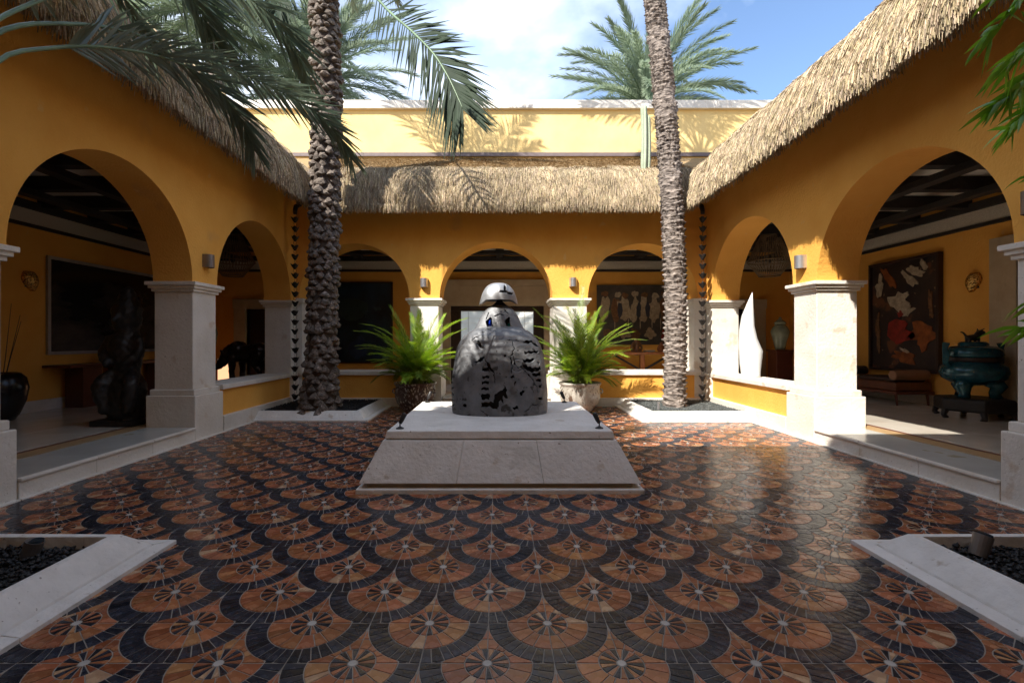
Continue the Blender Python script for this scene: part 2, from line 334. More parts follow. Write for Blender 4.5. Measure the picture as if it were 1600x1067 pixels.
# step, nosing and threshold under the open arches
def step(parent, fx, bx, y0, y1):
    s = 1 if bx > fx else -1
    n = max(1, round((y1-y0)/.95)); st = (y1-y0)/n
    for i in range(n):
        a, b = y0+i*st+.002, y0+(i+1)*st-.002
        box('riser_stone', M['stone'], parent, fx, fx+s*.3, a, b, -.02, .162, .004)
        box('nosing_stone', M['stone'], parent, fx-s*.022, fx+s*.03, a, b, .163, .2, .012)
    n = 3; st = (y1-y0)/n
    for i in range(n): box('threshold_slab', M['threshold'], parent, fx+s*.031, fx+s*.73, y0+i*st+.001, y0+(i+1)*st-.001, .05, .1985, .003)
    box('footing_strip', M['stone'], parent, fx-s*.05, fx+s*.002, y0-.02, y1+.02, -.02, .012, .004)
step(LA, XLb, -5.2, 4.45, 7.04); step(RA, XRb, 5.3, 4.39, 6.94); step(LA, XLb, -5.2, 1.0, 3.67); step(RA, XRb, 5.3, 1.0, 3.67)
box('footing_strip', M['stone'], LA, XLb+.05, XLb-.02, 7.05, 10.7, -.02, .012); box('footing_strip', M['stone'], LA, XLb+.05, XLb-.02, 3.68, 4.42, -.02, .012)
box('footing_strip', M['stone'], RA, XRb-.05, XRb+.02, 6.95, 10.7, -.02, .012); box('footing_strip', M['stone'], RA, XRb-.05, XRb+.02, 3.68, 4.37, -.02, .012)
# back centre step
for i in range(3):
    box('riser_stone', M['stone'], BA, -1.25+i*.81, -1.25+(i+1)*.81-.004, 10.68, 11.0, -.02, .162, .004)
    box('nosing_stone', M['stone'], BA, -1.25+i*.81, -1.25+(i+1)*.81-.004, 10.655, 10.71, .163, .2, .012)
box('threshold_slab', M['threshold'], BA, -1.25, 1.175, 10.711, 11.4, .05, .1985, .003)

# ---- galleries: floors (slabs of marble), inner walls, ceilings with beams
def gallery_floor(x0, x1, y0, y1, nx, ny, name='gallery_floor'):
    f = box(name, M['grout'], None, x0, x1, y0, y1, -.1, .19, 0, kind='structure')
    dx, dy = (x1-x0)/nx, (y1-y0)/ny
    me = None
    for i in range(nx):
        for j in range(ny):
            if me is None:
                o = MB().box(.0012, dx-.0012, .0012, dy-.0012, .1905, .2005).build('marble_slab', M['marble'], f, .001, seg=1); me = o.data
            else:
                o = bpy.data.objects.new('marble_slab', me); COL.objects.link(o); o.parent = f
                b = o.modifiers.new('b', 'BEVEL'); b.width = .001; b.segments = 1
            o.location = (x0+i*dx, y0+j*dy, random.uniform(-.0003, .0003))
    return f
gl = gallery_floor(-8.4, -5.56, .9, 14.0, 3, 14)
gr = gallery_floor(5.72, 8.65, .9, 14.0, 3, 14)
gb = gallery_floor(-5.2, 5.36, 11.85, 14.05, 12, 3)
for (f, x0, x1, m) in ((gl, -5.555, -5.49, 'red_inlay'), (gl, -5.485, -5.235, 'tan_inlay'), (gr, 5.645, 5.715, 'red_inlay'), (gr, 5.385, 5.64, 'tan_inlay')):
    box('inlay_strip', M[m], f, x0, x1, .9, 11.4, .05, .1995, 0)
box('inlay_strip', M['tan_inlay'], gb, -5.2, 5.36, 11.41, 11.75, .05, .1995, 0); box('inlay_strip', M['red_inlay'], gb, -5.2, 5.36, 11.755, 11.845, .05, .1995, 0)
def inner_wall(label, pieces, skirt, corn):
    wl = empty('gallery_wall', (0,0,0), label, 'wall', 'inner gallery walls')
    for p in pieces: box('wall_face', M['plaster'], wl, *p, 0)
    for p in skirt: box('skirting_stone', M['stone'], wl, *p, .005)
    for (x0, x1, y0, y1, ax, d) in corn:
        def B(nm, m, o, z0, z1):
            if ax == 'x': box(nm, M[m], wl, x0, x0+d*o, y0, y1, z0, z1, .004)
            else: box(nm, M[m], wl, x0, x1, y0, y0+d*o, z0, z1, .004)
        B('cornice_moulding', 'beam', .06, 3.515, 3.575); B('cornice_band', 'woven', .03, 3.577, 3.83); B('cornice_beam', 'beam', .10, 3.832, 3.97)
    return wl
inner_wall('ochre inner wall of the dim left gallery, behind the framed dark photograph', [(-8.7, -8.4, -1.2, 14.35, .0, 4.3)],
   [(-8.4, -8.375, y, y+1.19, .2, .40) for y in np.arange(.9, 13.9, 1.2)], [(-8.4, 0, -1.2, 14.05, 'x', 1)])
wr = inner_wall('ochre inner wall of the right gallery, behind the dark framed painting and bench', [(8.65, 8.95, -1.2, 14.35, .0, 4.3)],
   [(8.625, 8.65, y, y+1.19, .2, .40) for y in np.arange(8.3, 13.9, 1.2)], [(8.65, 0, -1.2, 14.05, 'x', -1)])
inner_wall('ochre inner wall of the back gallery, pierced by the beige stone portal', 
   [(-8.4, -7.45, 14.05, 14.35, 0, 4.3), (-6.65, -1.42, 14.05, 14.35, 0, 4.3), (-7.45, -6.65, 14.05, 14.35, 2.5, 4.3), (-1.42, 1.42, 14.05, 14.35, 3.3, 4.3), (1.42, 6.75, 14.05, 14.35, 0, 4.3), (6.75, 7.35, 14.05, 14.35, 2.5, 4.3), (7.35, 8.65, 14.05, 14.35, 0, 4.3)],
   [(x, x+1.19, 14.025, 14.05, .2, .40) for x in (-6.2, -5.0, -3.8, -2.6, 1.5, 2.7, 3.9, 5.1)], [(-8.4, 8.65, 14.05, 0, 'y', -1)])
def ceiling(x0, x1, y0, y1, ax, sp, purl):
    c = box('gallery_ceiling', M['ceiling'], None, x0, x1, y0, y1, 4.12, 4.2, 0, kind='structure')
    if ax == 'x':
        y = y0+.45
        while y < y1-.2: box('beam', M['beam'], c, x0+.02, x1-.02, y-.09, y+.09, 3.90, 4.118, .008); y += sp
        for px in purl: box('main_beam', M['beam'], c, px-.1, px+.1, y0+.02, y1-.02, 3.80, 3.899, .008)
    else:
        for x in purl: box('beam', M['beam'], c, x-.11, x+.11, y0+.02, y1-.02, 3.90, 4.118, .008)
        box('main_beam', M['beam'], c, x0+.02, x1-.02, (y0+y1)/2-.1, (y0+y1)/2+.1, 3.80, 3.899, .008)
ceiling(-8.4, -5.17, -1.2, 14.05, 'x', 1.05, (-6.2, -7.5)); ceiling(5.33, 8.65, -1.2, 14.05, 'x', 1.05, (6.4, 7.7))
ceiling(-5.16, 5.32, 11.53, 14.05, 'y', 1, (-4.1, -2.05, 0.05, 2.05, 4.15))
# stone portal in the back wall
po = empty('stone_portal', (-.02, 14.0, .2), 'plain beige stone portal at the back, behind the statue', 'doorway')
def child_box(nm, m, par, x0, x1, y0, y1, z0, z1, bev=.006):
    l = par.location; return box(nm, M[m] if isinstance(m, str) else m, par, x0-l.x, x1-l.x, y0-l.y, y1-l.y, z0-l.z, z1-l.z, bev)
child_box('jamb', 'portal', po, -1.75, -1.40, 13.93, 14.35, .2, 2.50); child_box('jamb', 'portal', po, 1.36, 1.71, 13.93, 14.35, .2, 2.50)
child_box('lintel', 'portal', po, -1.80, 1.76, 13.93, 14.35, 2.502, 3.08); child_box('lintel_cap', 'portal', po, -1.85, 1.81, 13.90, 14.35, 3.082, 3.27)
child_box('door_frame', 'frame_dark', po, -1.395, 1.355, 14.1, 14.3, 2.36, 2.498); child_box('door_frame', 'frame_dark', po, -1.395, -1.10, 14.1, 14.3, .2, 2.358); child_box('door_frame', 'frame_dark', po, 1.06, 1.355, 14.1, 14.3, .2, 2.358)
child_box('transom_rail', 'frame_white', po, .3, 1.05, 14.12, 14.2, 2.34, 2.357, .002)
for (x0, x1, jo, lab, far) in ((-7.45, -6.65, 1, 'beige stone door surround at the far end of the left gallery', -1), (6.75, 7.35, 1, 'beige stone door surround behind the white horn sculpture', 1)):
    d = empty('door_surround', ((x0+x1)/2, 14.0, .2), lab, 'doorway', 'stone door surrounds')
    child_box('jamb', 'portal', d, x0-.34, x0, 13.95, 14.3, .2, 2.42); child_box('jamb', 'portal', d, x1, x1+.55 if far > 0 else x1+.34, 13.95, 14.3, .2, 2.42)
    child_box('lintel', 'portal', d, x0-.36, x1+(.57 if far > 0 else .36), 13.93, 14.3, 2.422, 2.70)
    child_box('dark_opening_panel', 'frame_dark', d, x0+.002, x1-.002, 14.2, 14.26, .2, 2.42)  # dark panel stands in for the unlit opening
d = empty('door_surround', (8.6, 7.4, .2), 'tall moulded stone door surround beside the brass sconce on the right', 'doorway', 'stone door surrounds')
child_box('jamb', 'portal', d, 8.50, 8.66, 7.95, 8.2, .2, 3.24); child_box('jamb', 'portal', d, 8.45, 8.66, 7.72, 7.948, .2, 3.0); child_box('jamb', 'portal', d, 8.50, 8.66, 6.3, 6.6, .2, 3.0)
child_box('lintel', 'portal', d, 8.48, 8.66, 6.3, 7.949, 3.002, 3.24); child_box('dark_opening_panel', 'frame_dark', d, 8.56, 8.62, 6.6, 7.72, .2, 3.0)
# upper storey over the back gallery
up = empty('upper_wall', (0,0,0), 'pale yellow upper wall with white stone coping above the back thatch', 'wall')
box('wall_face', M['plaster_up'], up, -13, 13, 12.7, 14.34, 4.76, 7.66, 0)
for i in range(11):
    box('coping_stone', M['stone_old'], up, -13+i*2.364+.002, -13+(i+1)*2.364-.002, 12.60, 14.45, 7.661, 7.88, .008)
box('flashing', M['flash'], up, -9.5, 9.5, 12.64, 12.698, 6.40, 6.50, .003)
# unseen block on the camera's side of the court, height set for the floor shadow (its arch is where the camera stands)
fb = empty('front_shading_building', (0,0,0), 'unseen two storey ochre block behind the camera, its height set to shade the near court', 'building')
arch_wall('arch_wall', 'y', -.5, -1.19, [(-8.7,-4.4,'pier',SB),(-4.4,-1.9,'arch',SB),(-1.9,-1.3,'pier',SB),(-1.3,1.3,'arch',SB),(1.3,2.0,'pier',SB),(2.0,4.5,'arch',SB),(4.5,8.95,'pier',SB)], 9.35, M['plaster'], fb)
for (a, b) in ((-1.9, -1.3), (1.3, 2.0), (-5.3, -4.4), (4.5, 5.4)): box('pier', M['stone'], fb, a+.01, b-.01, -1.18, -.51, 0, SB)
box('roof_slab', M['stone_old'], fb, -8.8, 9.05, -6, -.35, 9.351, 9.6); box('rear_wall', M['plaster'], fb, -8.7, 8.95, -6, -5.7, 0, 9.35, 0)
box('floor_slab', M['threshold'], fb, -8.7, 8.95, -5.7, -.5, -.1, .05, 0)
box('side_wall', M['plaster'], fb, -8.9, -8.71, -6, -1.2, 0, 9.35, 0); box('side_wall', M['plaster'], fb, 8.96, 9.1, -6, -1.2, 0, 9.35, 0)
# white building seen through the portal
wb = empty('white_house', (0, 27, 0), 'white house with dark windows seen through the portal behind the statue', 'building')
child_box('wall', 'white_wall', wb, -9, 11, 27, 30, -.5, 7, 0)
for i, (x0, x1, z0, z1) in enumerate(((-1.05, -.35, 1.2, 2.35), (-4, -3, 1.2, 2.4), (2.4, 3.5, 1.2, 2.4))):
    wn = child_box('window', 'frame_white', wb, x0, x1, 26.93, 27.01, z0, z1)
    o = box('pane', M['glass'], wn, x0+.07, (x0+x1)/2-.03, -.085, -.055, z0+.07, z1-.07, 0); o = box('pane', M['glass'], wn, (x0+x1)/2+.03, x1-.07, -.085, -.055, z0+.07, z1-.07, 0)
for z in (1.0, 2.45, 2.75, 3.1): child_box('string_course', 'stone', wb, -9, 11, 26.985, 27.0, z, z+.02, 0)
for x in (-2.4, -1.7, -.2, .7, 1.5, 2.2): child_box('panel_joint', 'frame_white', wb, x, x+.025, 26.98, 27.0, 1.02, 3.1, 0)

# ------------------------------------------------ fan mosaic floor
p = .625; Rr = p/2; RIN = .678*Rr; RF = .335*Rr; RD = .07*Rr; G = .0026
tiles = {'terracotta': [], 'slate': [], 'white_disc': []}
def rb(th):
    c, s = abs(math.cos(th)), abs(math.sin(th)); return Rr*((c+s)-math.sqrt(max((c+s)**2-1, 0)))
def wedge(cx, cy, a0, a1, r0, r1f, cls, n=3):
    g0 = G/max(r0, .02); g1 = G/max(r1f((a0+a1)/2), .05)
    pts = []
    for i in range(n+1):
        a = a0+g0+(a1-a0-2*g0)*i/n; pts.append((cx+(r0+G)*math.cos(a), cy+(r0+G)*math.sin(a)))
    out = []
    for i in range(n+1):
        a = a0+g1+(a1-a0-2*g1)*i/n; r = r1f(a)-G
        if r < r0+2*G: r = r0+2*G
        out.append((cx+r*math.cos(a), cy+r*math.sin(a)))
    tiles[cls].append(pts[::-1]+out if False else out+pts[::-1])
def inside(cx, cy):
    if abs(cx-.02) < 1.0 and 5.0 < cy < 7.1: return False
    for (x0, x1) in ((-9, -2.75), (2.95, 9)):
        if x0 < cx < x1 and (cy < 3.1 or 9.05 < cy): return False
    return -4.75 < cx < 4.9 and -.1 < cy < 10.9
deg = PI/180
for n_ in range(-10, 27):
    cy = 2.826+n_*Rr
    for m_ in range(-9, 10):
        cx = -.05+m_*p+(Rr if n_ % 2 else 0)
        if not inside(cx, cy): continue
        tiles['white_disc'].append([(cx+RD*1.0*math.cos(a*PI/5), cy+RD*math.sin(a*PI/5)) for a in range(10)])
        off = random.uniform(-3, 3)*deg
        for k in range(20):
            wedge(cx, cy, off+k*18*deg, off+(k+1)*18*deg, RD+.001, lambda a: RF, 'slate' if k % 2 else 'terracotta', 1)
        lo_ = [-180, -157, -136, -113, -90, -68, -45, -22, 0]
        lo_ = [x if x in (-180, -90, 0) else x+random.uniform(-5, 5) for x in lo_]
        for a, b in zip(lo_[:-1], lo_[1:]): wedge(cx, cy, a*deg, b*deg, RF, lambda a: RIN, 'terracotta')
        for sg in (0, 1):
            def A(x): return (x if sg == 0 else 180-x)*deg
            q = 68+random.uniform(-3, 3)
            for a, b in ((1, 24), (24, 46), (46, q)):
                u, v = sorted((A(a), A(b))); wedge(cx, cy, u, v, RF, lambda t: min(RIN, rb(t)), 'terracotta', 5)
            u, v = sorted((A(q), A(90))); wedge(cx, cy, u, v, RF, lambda t: min(rb(t), Rr*.56/math.sin(t)), 'terracotta', 5)
            xs = [(cx+.003*(1 if sg == 0 else -1), cy+Rr*.575)]
            arc = []
            for k in range(7):
                yy = Rr*(.575+.40*k/6); hw = Rr-math.sqrt(max(Rr*Rr-(Rr-yy)**2, 0)); arc.append((cx+(hw-G)*(1 if sg == 0 else -1), cy+yy))
            arc = [q_ for q_ in arc if abs(q_[0]-cx) > .0035]
            if len(arc) > 1:
                poly = xs+arc; poly.append((xs[0][0], arc[-1][1]))
                tiles['terracotta'].append(poly if sg == 0 else poly[::-1])
            u, v = sorted((A(.8), A(6.5))); wedge(cx, cy, u, v, RIN, lambda t: rb(t), 'slate', 2)
        nb = 18
        for k in range(nb):
            a0 = -180+k*180/nb; a1 = a0+180/nb
            if k: a0 += jit
            jit = random.uniform(-1.2, 1.2) if k < nb-1 else 0
            if k == 8: jit = 0
            wedge(cx, cy, a0*deg, (a1+jit)*deg, RIN, lambda a: Rr, 'slate', 2)
names = {'terracotta': 'terracotta_tile', 'slate': 'black_tile', 'white_disc': 'round_white_stone'}
def tile_geo(poly):
    n = len(poly); mx_ = sum(q[0] for q in poly)/n; my_ = sum(q[1] for q in poly)/n
    dz = random.uniform(-.0006, .0006); tx, ty = random.uniform(-.006, .006), random.uniform(-.006, .006)
    top = []
    for x, y in poly:
        dx, dy = x-mx_, y-my_; L_ = math.hypot(dx, dy) or 1; k = max(0, 1-.0016/L_)
        top.append((mx_+dx*k, my_+dy*k, dz+tx*dx+ty*dy))
    lowv = [(x, y, dz-.0016+tx*(x-mx_)+ty*(y-my_)) for x, y in poly]; bot = [(x, y, -.008) for x, y in poly]
    vs = top+lowv+bot
    fs = [tuple(range(n))]+[(n+i, n+(i+1)%n, (i+1)%n, i) for i in range(n)]+[(2*n+i, 2*n+(i+1)%n, n+(i+1)%n, n+i) for i in range(n)]
    return vs, fs, (mx_, my_)
for cls, polys in tiles.items():
    polys = [q for q in polys if sum(b for a, b in q)/len(q) > .3]
    def vis(q):
        x = sum(a for a, b in q)/len(q); y = sum(b for a, b in q)/len(q)
        if y < 1.95 or abs(x)/y > 1.12: return 1e9
        ar = abs(sum(q[i][0]*q[(i+1)%len(q)][1]-q[(i+1)%len(q)][0]*q[i][1] for i in range(len(q))))/2
        return -ar/y**3
    polys.sort(key=vis)
    rest = MB()
    for i, q in enumerate(polys):
        # make sure it winds upward
        ar = sum(q[k][0]*q[(k+1)%len(q)][1]-q[(k+1)%len(q)][0]*q[k][1] for k in range(len(q)))
        if ar < 0: q = q[::-1]
        vs_, fs_, c = tile_geo(q)
        r_ = random.random()
        if cls == 'terracotta':
            v = random.uniform(.72, 1.22); t = (v, v*random.uniform(.9, 1.1), v)
            if r_ < .045: t = (1.35, 2.3, 3.0)
            elif r_ < .12: t = (1.15, 1.5, 1.4)
            elif r_ < .2: t = (.7, .62, .6)
        elif cls == 'slate': v = random.uniform(.7, 1.6); t = (v, v, v)
        else: v = random.uniform(.85, 1.1); t = (v, v, v)
        if i < 299:
            mb = MB(); mb.add([(a-c[0], b-c[1], z) for a, b, z in vs_], fs_, t); mb.build(names[cls], M[cls], cf, loc=(c[0], c[1], 0))
        else: rest.add(vs_, fs_, t)
    rest.build(names[cls]+'s_beyond', M[cls], cf, kind='stuff')
# dark border course against the kerbs and walls
for (x0, x1, y0, y1) in ((-4.6, 4.7, 10.40, 10.75), ):
    pass
# ------------------------------------------------ thatched roofs
PROF = [(.02, 4.92), (.48, 4.74), (.60, 4.62), (.68, 4.58), (.70, 4.62), (.62, 4.88), (.53, 5.06), (.40, 5.19), (.20, 5.29)]
def roof(name, side, label):
    rf = empty(name, (0,0,0), label, 'thatched roof', 'thatched roofs around the court')
    # offset o towards the court from the wall face, s along the wall
    def pt(o, s, z):
        if side == 'L': return (XL+o, s, z)
        if side == 'R': return (XR-o, s, z)
        return (s, YB-o, z)
    def ends(o):
        if side == 'B': return (XL+o, XR-o)
        return (-.5, YB-o)
    outer = [(-1.95, 6.36)] if side == 'B' else [(-2.0, 6.30), (-4.6, 4.9)]
    prof = PROF+outer
    V = []; F = []; n = 30
    for o, z in prof:
        a, b = ends(o)
        if side != 'B': b = YB-max(o, -1.95)
        for i in range(n+1): V.append(pt(o, a+(b-a)*i/n, z+.02*noise.noise(Vector((i*.7, o*3, z)))))
    for j in range(len(prof)-1):
        for i in range(n):
            q = (j*(n+1)+i, j*(n+1)+i+1, (j+1)*(n+1)+i+1, (j+1)*(n+1)+i); F.append(q)
    b = MB().add(V[:len(PROF)*(n+1)], [f for f in F if max(f) < len(PROF)*(n+1)]).build('thatch_body', M['thatch_base'], rf, smooth=True)
    k = (len(PROF)-1)*(n+1)
    t = MB().add(V[k:], [tuple(i-k for i in f) for f in F if min(f) >= k]).build('roof_slope', M['thatch_top'], rf, smooth=True)
    # soffit boards and wall plate
    if side == 'B': pass
    # straw: blades laid down the rounded verge
    s0, s1 = (ends(.5) if side == 'B' else (2.2, YB-.05))
    Ls = s1-s0
    N_ = int(Ls*(11500 if side == 'B' else 14500))
    path = np.array([(.05, 5.36), (.20, 5.305), (.40, 5.20), (.53, 5.07), (.62, 4.89), (.70, 4.63), (.745, 4.45), (.745, 4.34)])
    seg = np.diff(path, axis=0); d = np.hypot(seg[:,0], seg[:,1]); cum = np.concatenate([[0], np.cumsum(d)]); tot = cum[-1]
    t = RNG.random(N_)**.85*tot
    if side != 'B': s = s0+Ls*RNG.random(N_)**1.25
    else: s = s0+Ls*RNG.random(N_)
    def at(u):
        u = np.clip(u, 0, tot-1e-6); i = np.searchsorted(cum, u, side='right')-1; f = (u-cum[i])/d[i]
        P_ = path[i]+seg[i]*f[:,None]; T_ = seg[i]/d[i][:,None]; return P_, T_
    ln = RNG.uniform(.16, .38, N_)
    wv = np.array([noise.noise(Vector((x*2.2, 3.1, 0))) for x in np.linspace(0, 30, 600)])
    lowamp = np.interp(s, np.linspace(-6, 24, 600), wv)*.05
    last = t > tot-.35
    ln[last] = np.minimum(ln[last], (tot-t[last])+.01+.17*RNG.random(last.sum())**1.5+lowamp[last])
    ln = np.maximum(ln, .05)
    P0, T0 = at(t); P1, T1 = at(t+ln*.5); P2 = P1.copy()
    nrm = np.stack([-T0[:,1], T0[:,0]], 1); nrm *= np.sign(nrm[:,0:1]+1e-9)
    over = np.maximum(t+ln-tot, 0); e, _ = at(t+ln); P2 = e; P2[:,1] -= over
    lift = RNG.random(N_)*.045
    inner = last & (RNG.random(N_) < .35); lift[inner] = -RNG.uniform(.02, .13, inner.sum())
    cl = np.array([noise.noise(Vector((a_*2.6, b_*3.5, 5.5))) for a_, b_ in zip(s, t)]); cl2 = np.array([noise.noise(Vector((a_*11, b_*5, 1.5))) for a_, b_ in zip(s, t)])
    lift = lift+.04*np.maximum(cl, -.3)+.014*cl2; s_bias = .04*cl
    P0 = P0+nrm*(lift*.4-.01)[:,None]; P1 = P1+nrm*(lift+.01)[:,None]; P2 = P2+nrm*(lift*1.2+.012)[:,None]
    jit = RNG.normal(0, .022, N_); wd = RNG.uniform(.0011, .0024, N_)*(1 if side != 'B' else 1.25)
    s_1 = s+jit*.5+s_bias*.5; s_2 = s+jit+s_bias
    tw = RNG.normal(0, .012, N_)
    pts = []
    for (Pp, ss, ww, tww) in ((P0, s, wd, 0), (P1, s_1, wd, tw*.3), (P2, s_2, wd*.55, tw)):
        for sg in (-1, 1):
            o = Pp[:,0]+sg*tw*.25; z = Pp[:,1]; sv = ss+sg*ww
            if side == 'L': q = np.stack([XL+o, sv, z], 1)
            elif side == 'R': q = np.stack([XR-o, sv, z], 1)
            else: q = np.stack([sv, YB-o, z], 1)
            pts.append(q)
    V = np.stack(pts, 1).reshape(-1, 3); base = np.arange(N_)*6
    F = np.concatenate([np.stack([base, base+1, base+3, base+2], 1), np.stack([base+2, base+3, base+5, base+4], 1)])
    # trim to mitre
    v = RNG.uniform(.42, 1.30, N_)*(1+.18*cl+.15*cl2); v = v*(1-.18*(np.interp(s, np.linspace(-6, 24, 600), wv)))
    tint = np.stack([v, v*RNG.uniform(.93, 1.05, N_), v*RNG.uniform(.85, 1.1, N_)], 1)
    tint = np.repeat(tint, 6, 0)
    omax = P0[:,0]
    if side == 'B': keep = (s > XL+omax-.02) & (s < XR-omax+.02)
    else: keep = s < YB-omax+.02
    F = F[np.concatenate([keep, keep])]
    npmesh('straw', V, F, M['thatch'], rf, tint, kind='stuff')
    return rf
roof('thatched_roof', 'L', 'shaggy straw thatch eave sloping in on the left, behind the palm fronds')
roof('thatched_roof', 'R', 'sunlit straw thatch eave sloping in on the right, against the sky')
rB = roof('thatched_roof', 'B', 'straight straw thatch eave across the back under the pale upper wall')
# short loose straw on the top slope of the back roof
N_ = 26000
s = RNG.uniform(-4.3, 4.4, N_); u = RNG.random(N_)
o = .2-u*2.15; z = 5.30+u*1.07
a = RNG.normal(0, .5, N_); ln = RNG.uniform(.05, .14, N_)
P0 = np.stack([s, YB-o, z+.005], 1); D = np.stack([np.sin(a)*ln, -np.cos(a)*ln*.88, -np.cos(a)*ln*.42+RNG.uniform(0, .03, N_)], 1)
sd_ = np.stack([np.cos(a), np.sin(a)*.8, np.zeros(N_)], 1)*.004
V = np.stack([P0-sd_, P0+sd_, P0+D+sd_*.6, P0+D-sd_*.6], 1).reshape(-1, 3); b_ = np.arange(N_)*4
F = np.stack([b_, b_+1, b_+2, b_+3], 1); v = RNG.uniform(.35, .85, N_)
tint = np.repeat(np.stack([v, v*.88, v*.72], 1), 4, 0)
npmesh('loose_straw', V, F, M['thatch'], rB, tint, kind='stuff')

# ------------------------------------------------ pedestal
PC = (.02, 6.02)
pd = empty('stone_pedestal', (PC[0], PC[1], 0), 'large square limestone pedestal with sloping sides under the grey statue', 'pedestal')
MB().box(-1.41, 1.41, -1.41, 1.41, -.02, .045).build('base_slab', M['stone_old'], pd, .012)
MB().box(-1.32, 1.32, -1.32, 1.32, .04, .10).build('recess', M['portal'], pd)
def trap(ax, sg, t0, t1):
    """sloping facing slab between fractions t0..t1 of a side"""
    bo, to, zb, zt = 1.385, 1.195, .094, .475
    def E(t, h):   # along coordinate at height
        w_ = bo if h == 0 else to; return -w_+2*w_*t
    g_ = .0015
    pts = []
    for (d_, h) in ((0, 0), (.05, 0), (.05, 1), (0, 1)):
        w_ = (bo if h == 0 else to)-d_
        for t, gg in ((t0, g_), (t1, -g_)):
            a = -(w_)+2*w_*t+gg; b = -w_; zz = zb if h == 0 else zt
            for _ in range(0): pass
            x, y = (a, b) if ax == 'y' else (b, -a)
            if sg > 0: x, y = -x, -y
            pts.append((x, y, zz))
    mb = MB().add(pts, [(0,1,7,6), (2,4,5,3), (0,2,3,1), (6,7,5,4), (0,6,4,2), (1,3,5,7)])
    o = mb.build('facing_slab', M['stone_old'], pd); fix_normals(o)
    b = o.modifiers.new('b', 'BEVEL'); b.width = .005; b.segments = 2
    return o
for ax in ('x', 'y'):
    for sg in (-1, 1):
        cuts = (0, .345, .655, 1) if ax == 'y' else (0, .5, 1)
        for a, b in zip(cuts[:-1], cuts[1:]): trap(ax, sg, a, b)
MB().box(-1.14, 1.14, -1.14, 1.14, .10, .49).build('core', M['stone_old'], pd)
# top slab with slightly splayed edge
w0, w1 = 1.178, 1.160
MB().add([(-w0,-w0,.487),(w0,-w0,.487),(w0,w0,.487),(-w0,w0,.487),(-w1,-w1,.567),(w1,-w1,.567),(w1,w1,.567),(-w1,w1,.567)],
  [(3,2,1,0),(4,5,6,7),(0,1,5,4),(1,2,6,5),(2,3,7,6),(3,0,4,7)]).build('top_slab', M['stone_old'], pd, .010)

# ------------------------------------------------ statue: lady in a wide skirt
ST = empty('statue', (.02, 6.16, .567), 'grey metal lady in a huge bell skirt with bobbed hair, on the pedestal', 'statue')
prof = [(0, .612), (.03, .618), (.3, .622), (.5, .605), (.69, .578), (.78, .562), (.86, .536), (.93, .500), (.99, .452), (1.04, .390), (1.075, .32), (1.10, .23), (1.11, .12)]
pz = [a for a, b in prof]; pr = [b for a, b in prof]
nz3 = lambda x, y, z: noise.noise(Vector((x, y, z)))
def pxy(cx, cy):   # sketch coordinates to skirt face
    y = 414+cy/4.268; return ((656+cx/4.268-780.2)*.0081, 1.5-(y-531)*.0080-.567)
polys = [[pxy(*q) for q in P_] for P_ in (
 [(418,675),(462,678),(462,703),(418,705)], [(418,734),(462,732),(462,750),(418,752)], [(415,768),(460,768),(458,785),(415,785)], [(415,808),(460,808),(460,826),(415,825)], [(412,850),(465,848),(468,885),(412,888)], [(410,905),(470,900),(525,915),(520,945),(490,950),(468,932),(412,935)],
 [(362,650),(400,625),(428,602),(434,618),(405,645)], [(432,625),(458,645),(480,680),(498,722),(472,704),(446,660)], [(500,850),(540,828),(570,803),(582,884),(552,862),(556,918),(532,884),(522,930),(490,905),(495,880)], [(385,498),(408,520),(432,555),(414,562),(382,525)],
 [(690,576),(785,572),(783,588),(745,590),(692,592)], [(672,628),(768,622),(740,648),(700,650)], [(735,682),(805,680),(805,700),(760,702)], [(735,720),(805,718),(806,740),(748,742)], [(765,760),(806,758),(806,778),(768,777)], [(785,800),(812,797),(808,822),(790,818)],
 [(684,512),(712,500),(746,506),(792,545),(764,540),(740,520),(700,526)], [(672,655),(706,668),(760,690),(800,704),(742,715),(700,695)], [(775,645),(797,643),(788,664)], [(785,882),(816,880),(812,900),(786,898)], [(655,852),(680,824),(692,838),(666,866)], [(600,738),(622,728),(630,746),(606,752)],
 [(612,940),(640,928),(655,946),(630,955)], [(290,925),(312,918),(316,940),(298,945)], [(565,590),(580,598),(572,612),(558,606)], [(628,770),(640,768),(632,792),(622,800)])]
rows = [[(-.62, .09+.072*i), (-.575, .09+.072*i), (-.575, .115+.072*i), (-.62, .115+.072*i)] for i in range(10)]
polys += rows
segs = [((610,505),(625,560),.006), ((625,560),(600,620),.007), ((600,620),(612,665),.006), ((612,665),(605,712),.005), ((620,600),(625,650),.004), ((625,650),(650,682),.005), ((650,682),(678,672),.005), ((670,680),(735,745),.005), ((735,745),(775,815),.005), ((775,815),(782,850),.004), ((405,955),(470,1005),.006), ((700,968),(740,925),.005), ((740,925),(780,930),.005), ((580,500),(660,505),.004), ((440,425),(500,430),.004), ((400,455),(430,445),.003), ((540,495),(555,480),.003), ((650,440),(690,455),.003), ((590,610),(620,590),.006), ((495,722),(500,780),.004), ((560,790),(575,830),.004), ((345,500),(400,470),.005), ((745,560),(790,600),.004)]
segs = [(pxy(*a_), pxy(*b_), w_) for a_, b_, w_ in segs]
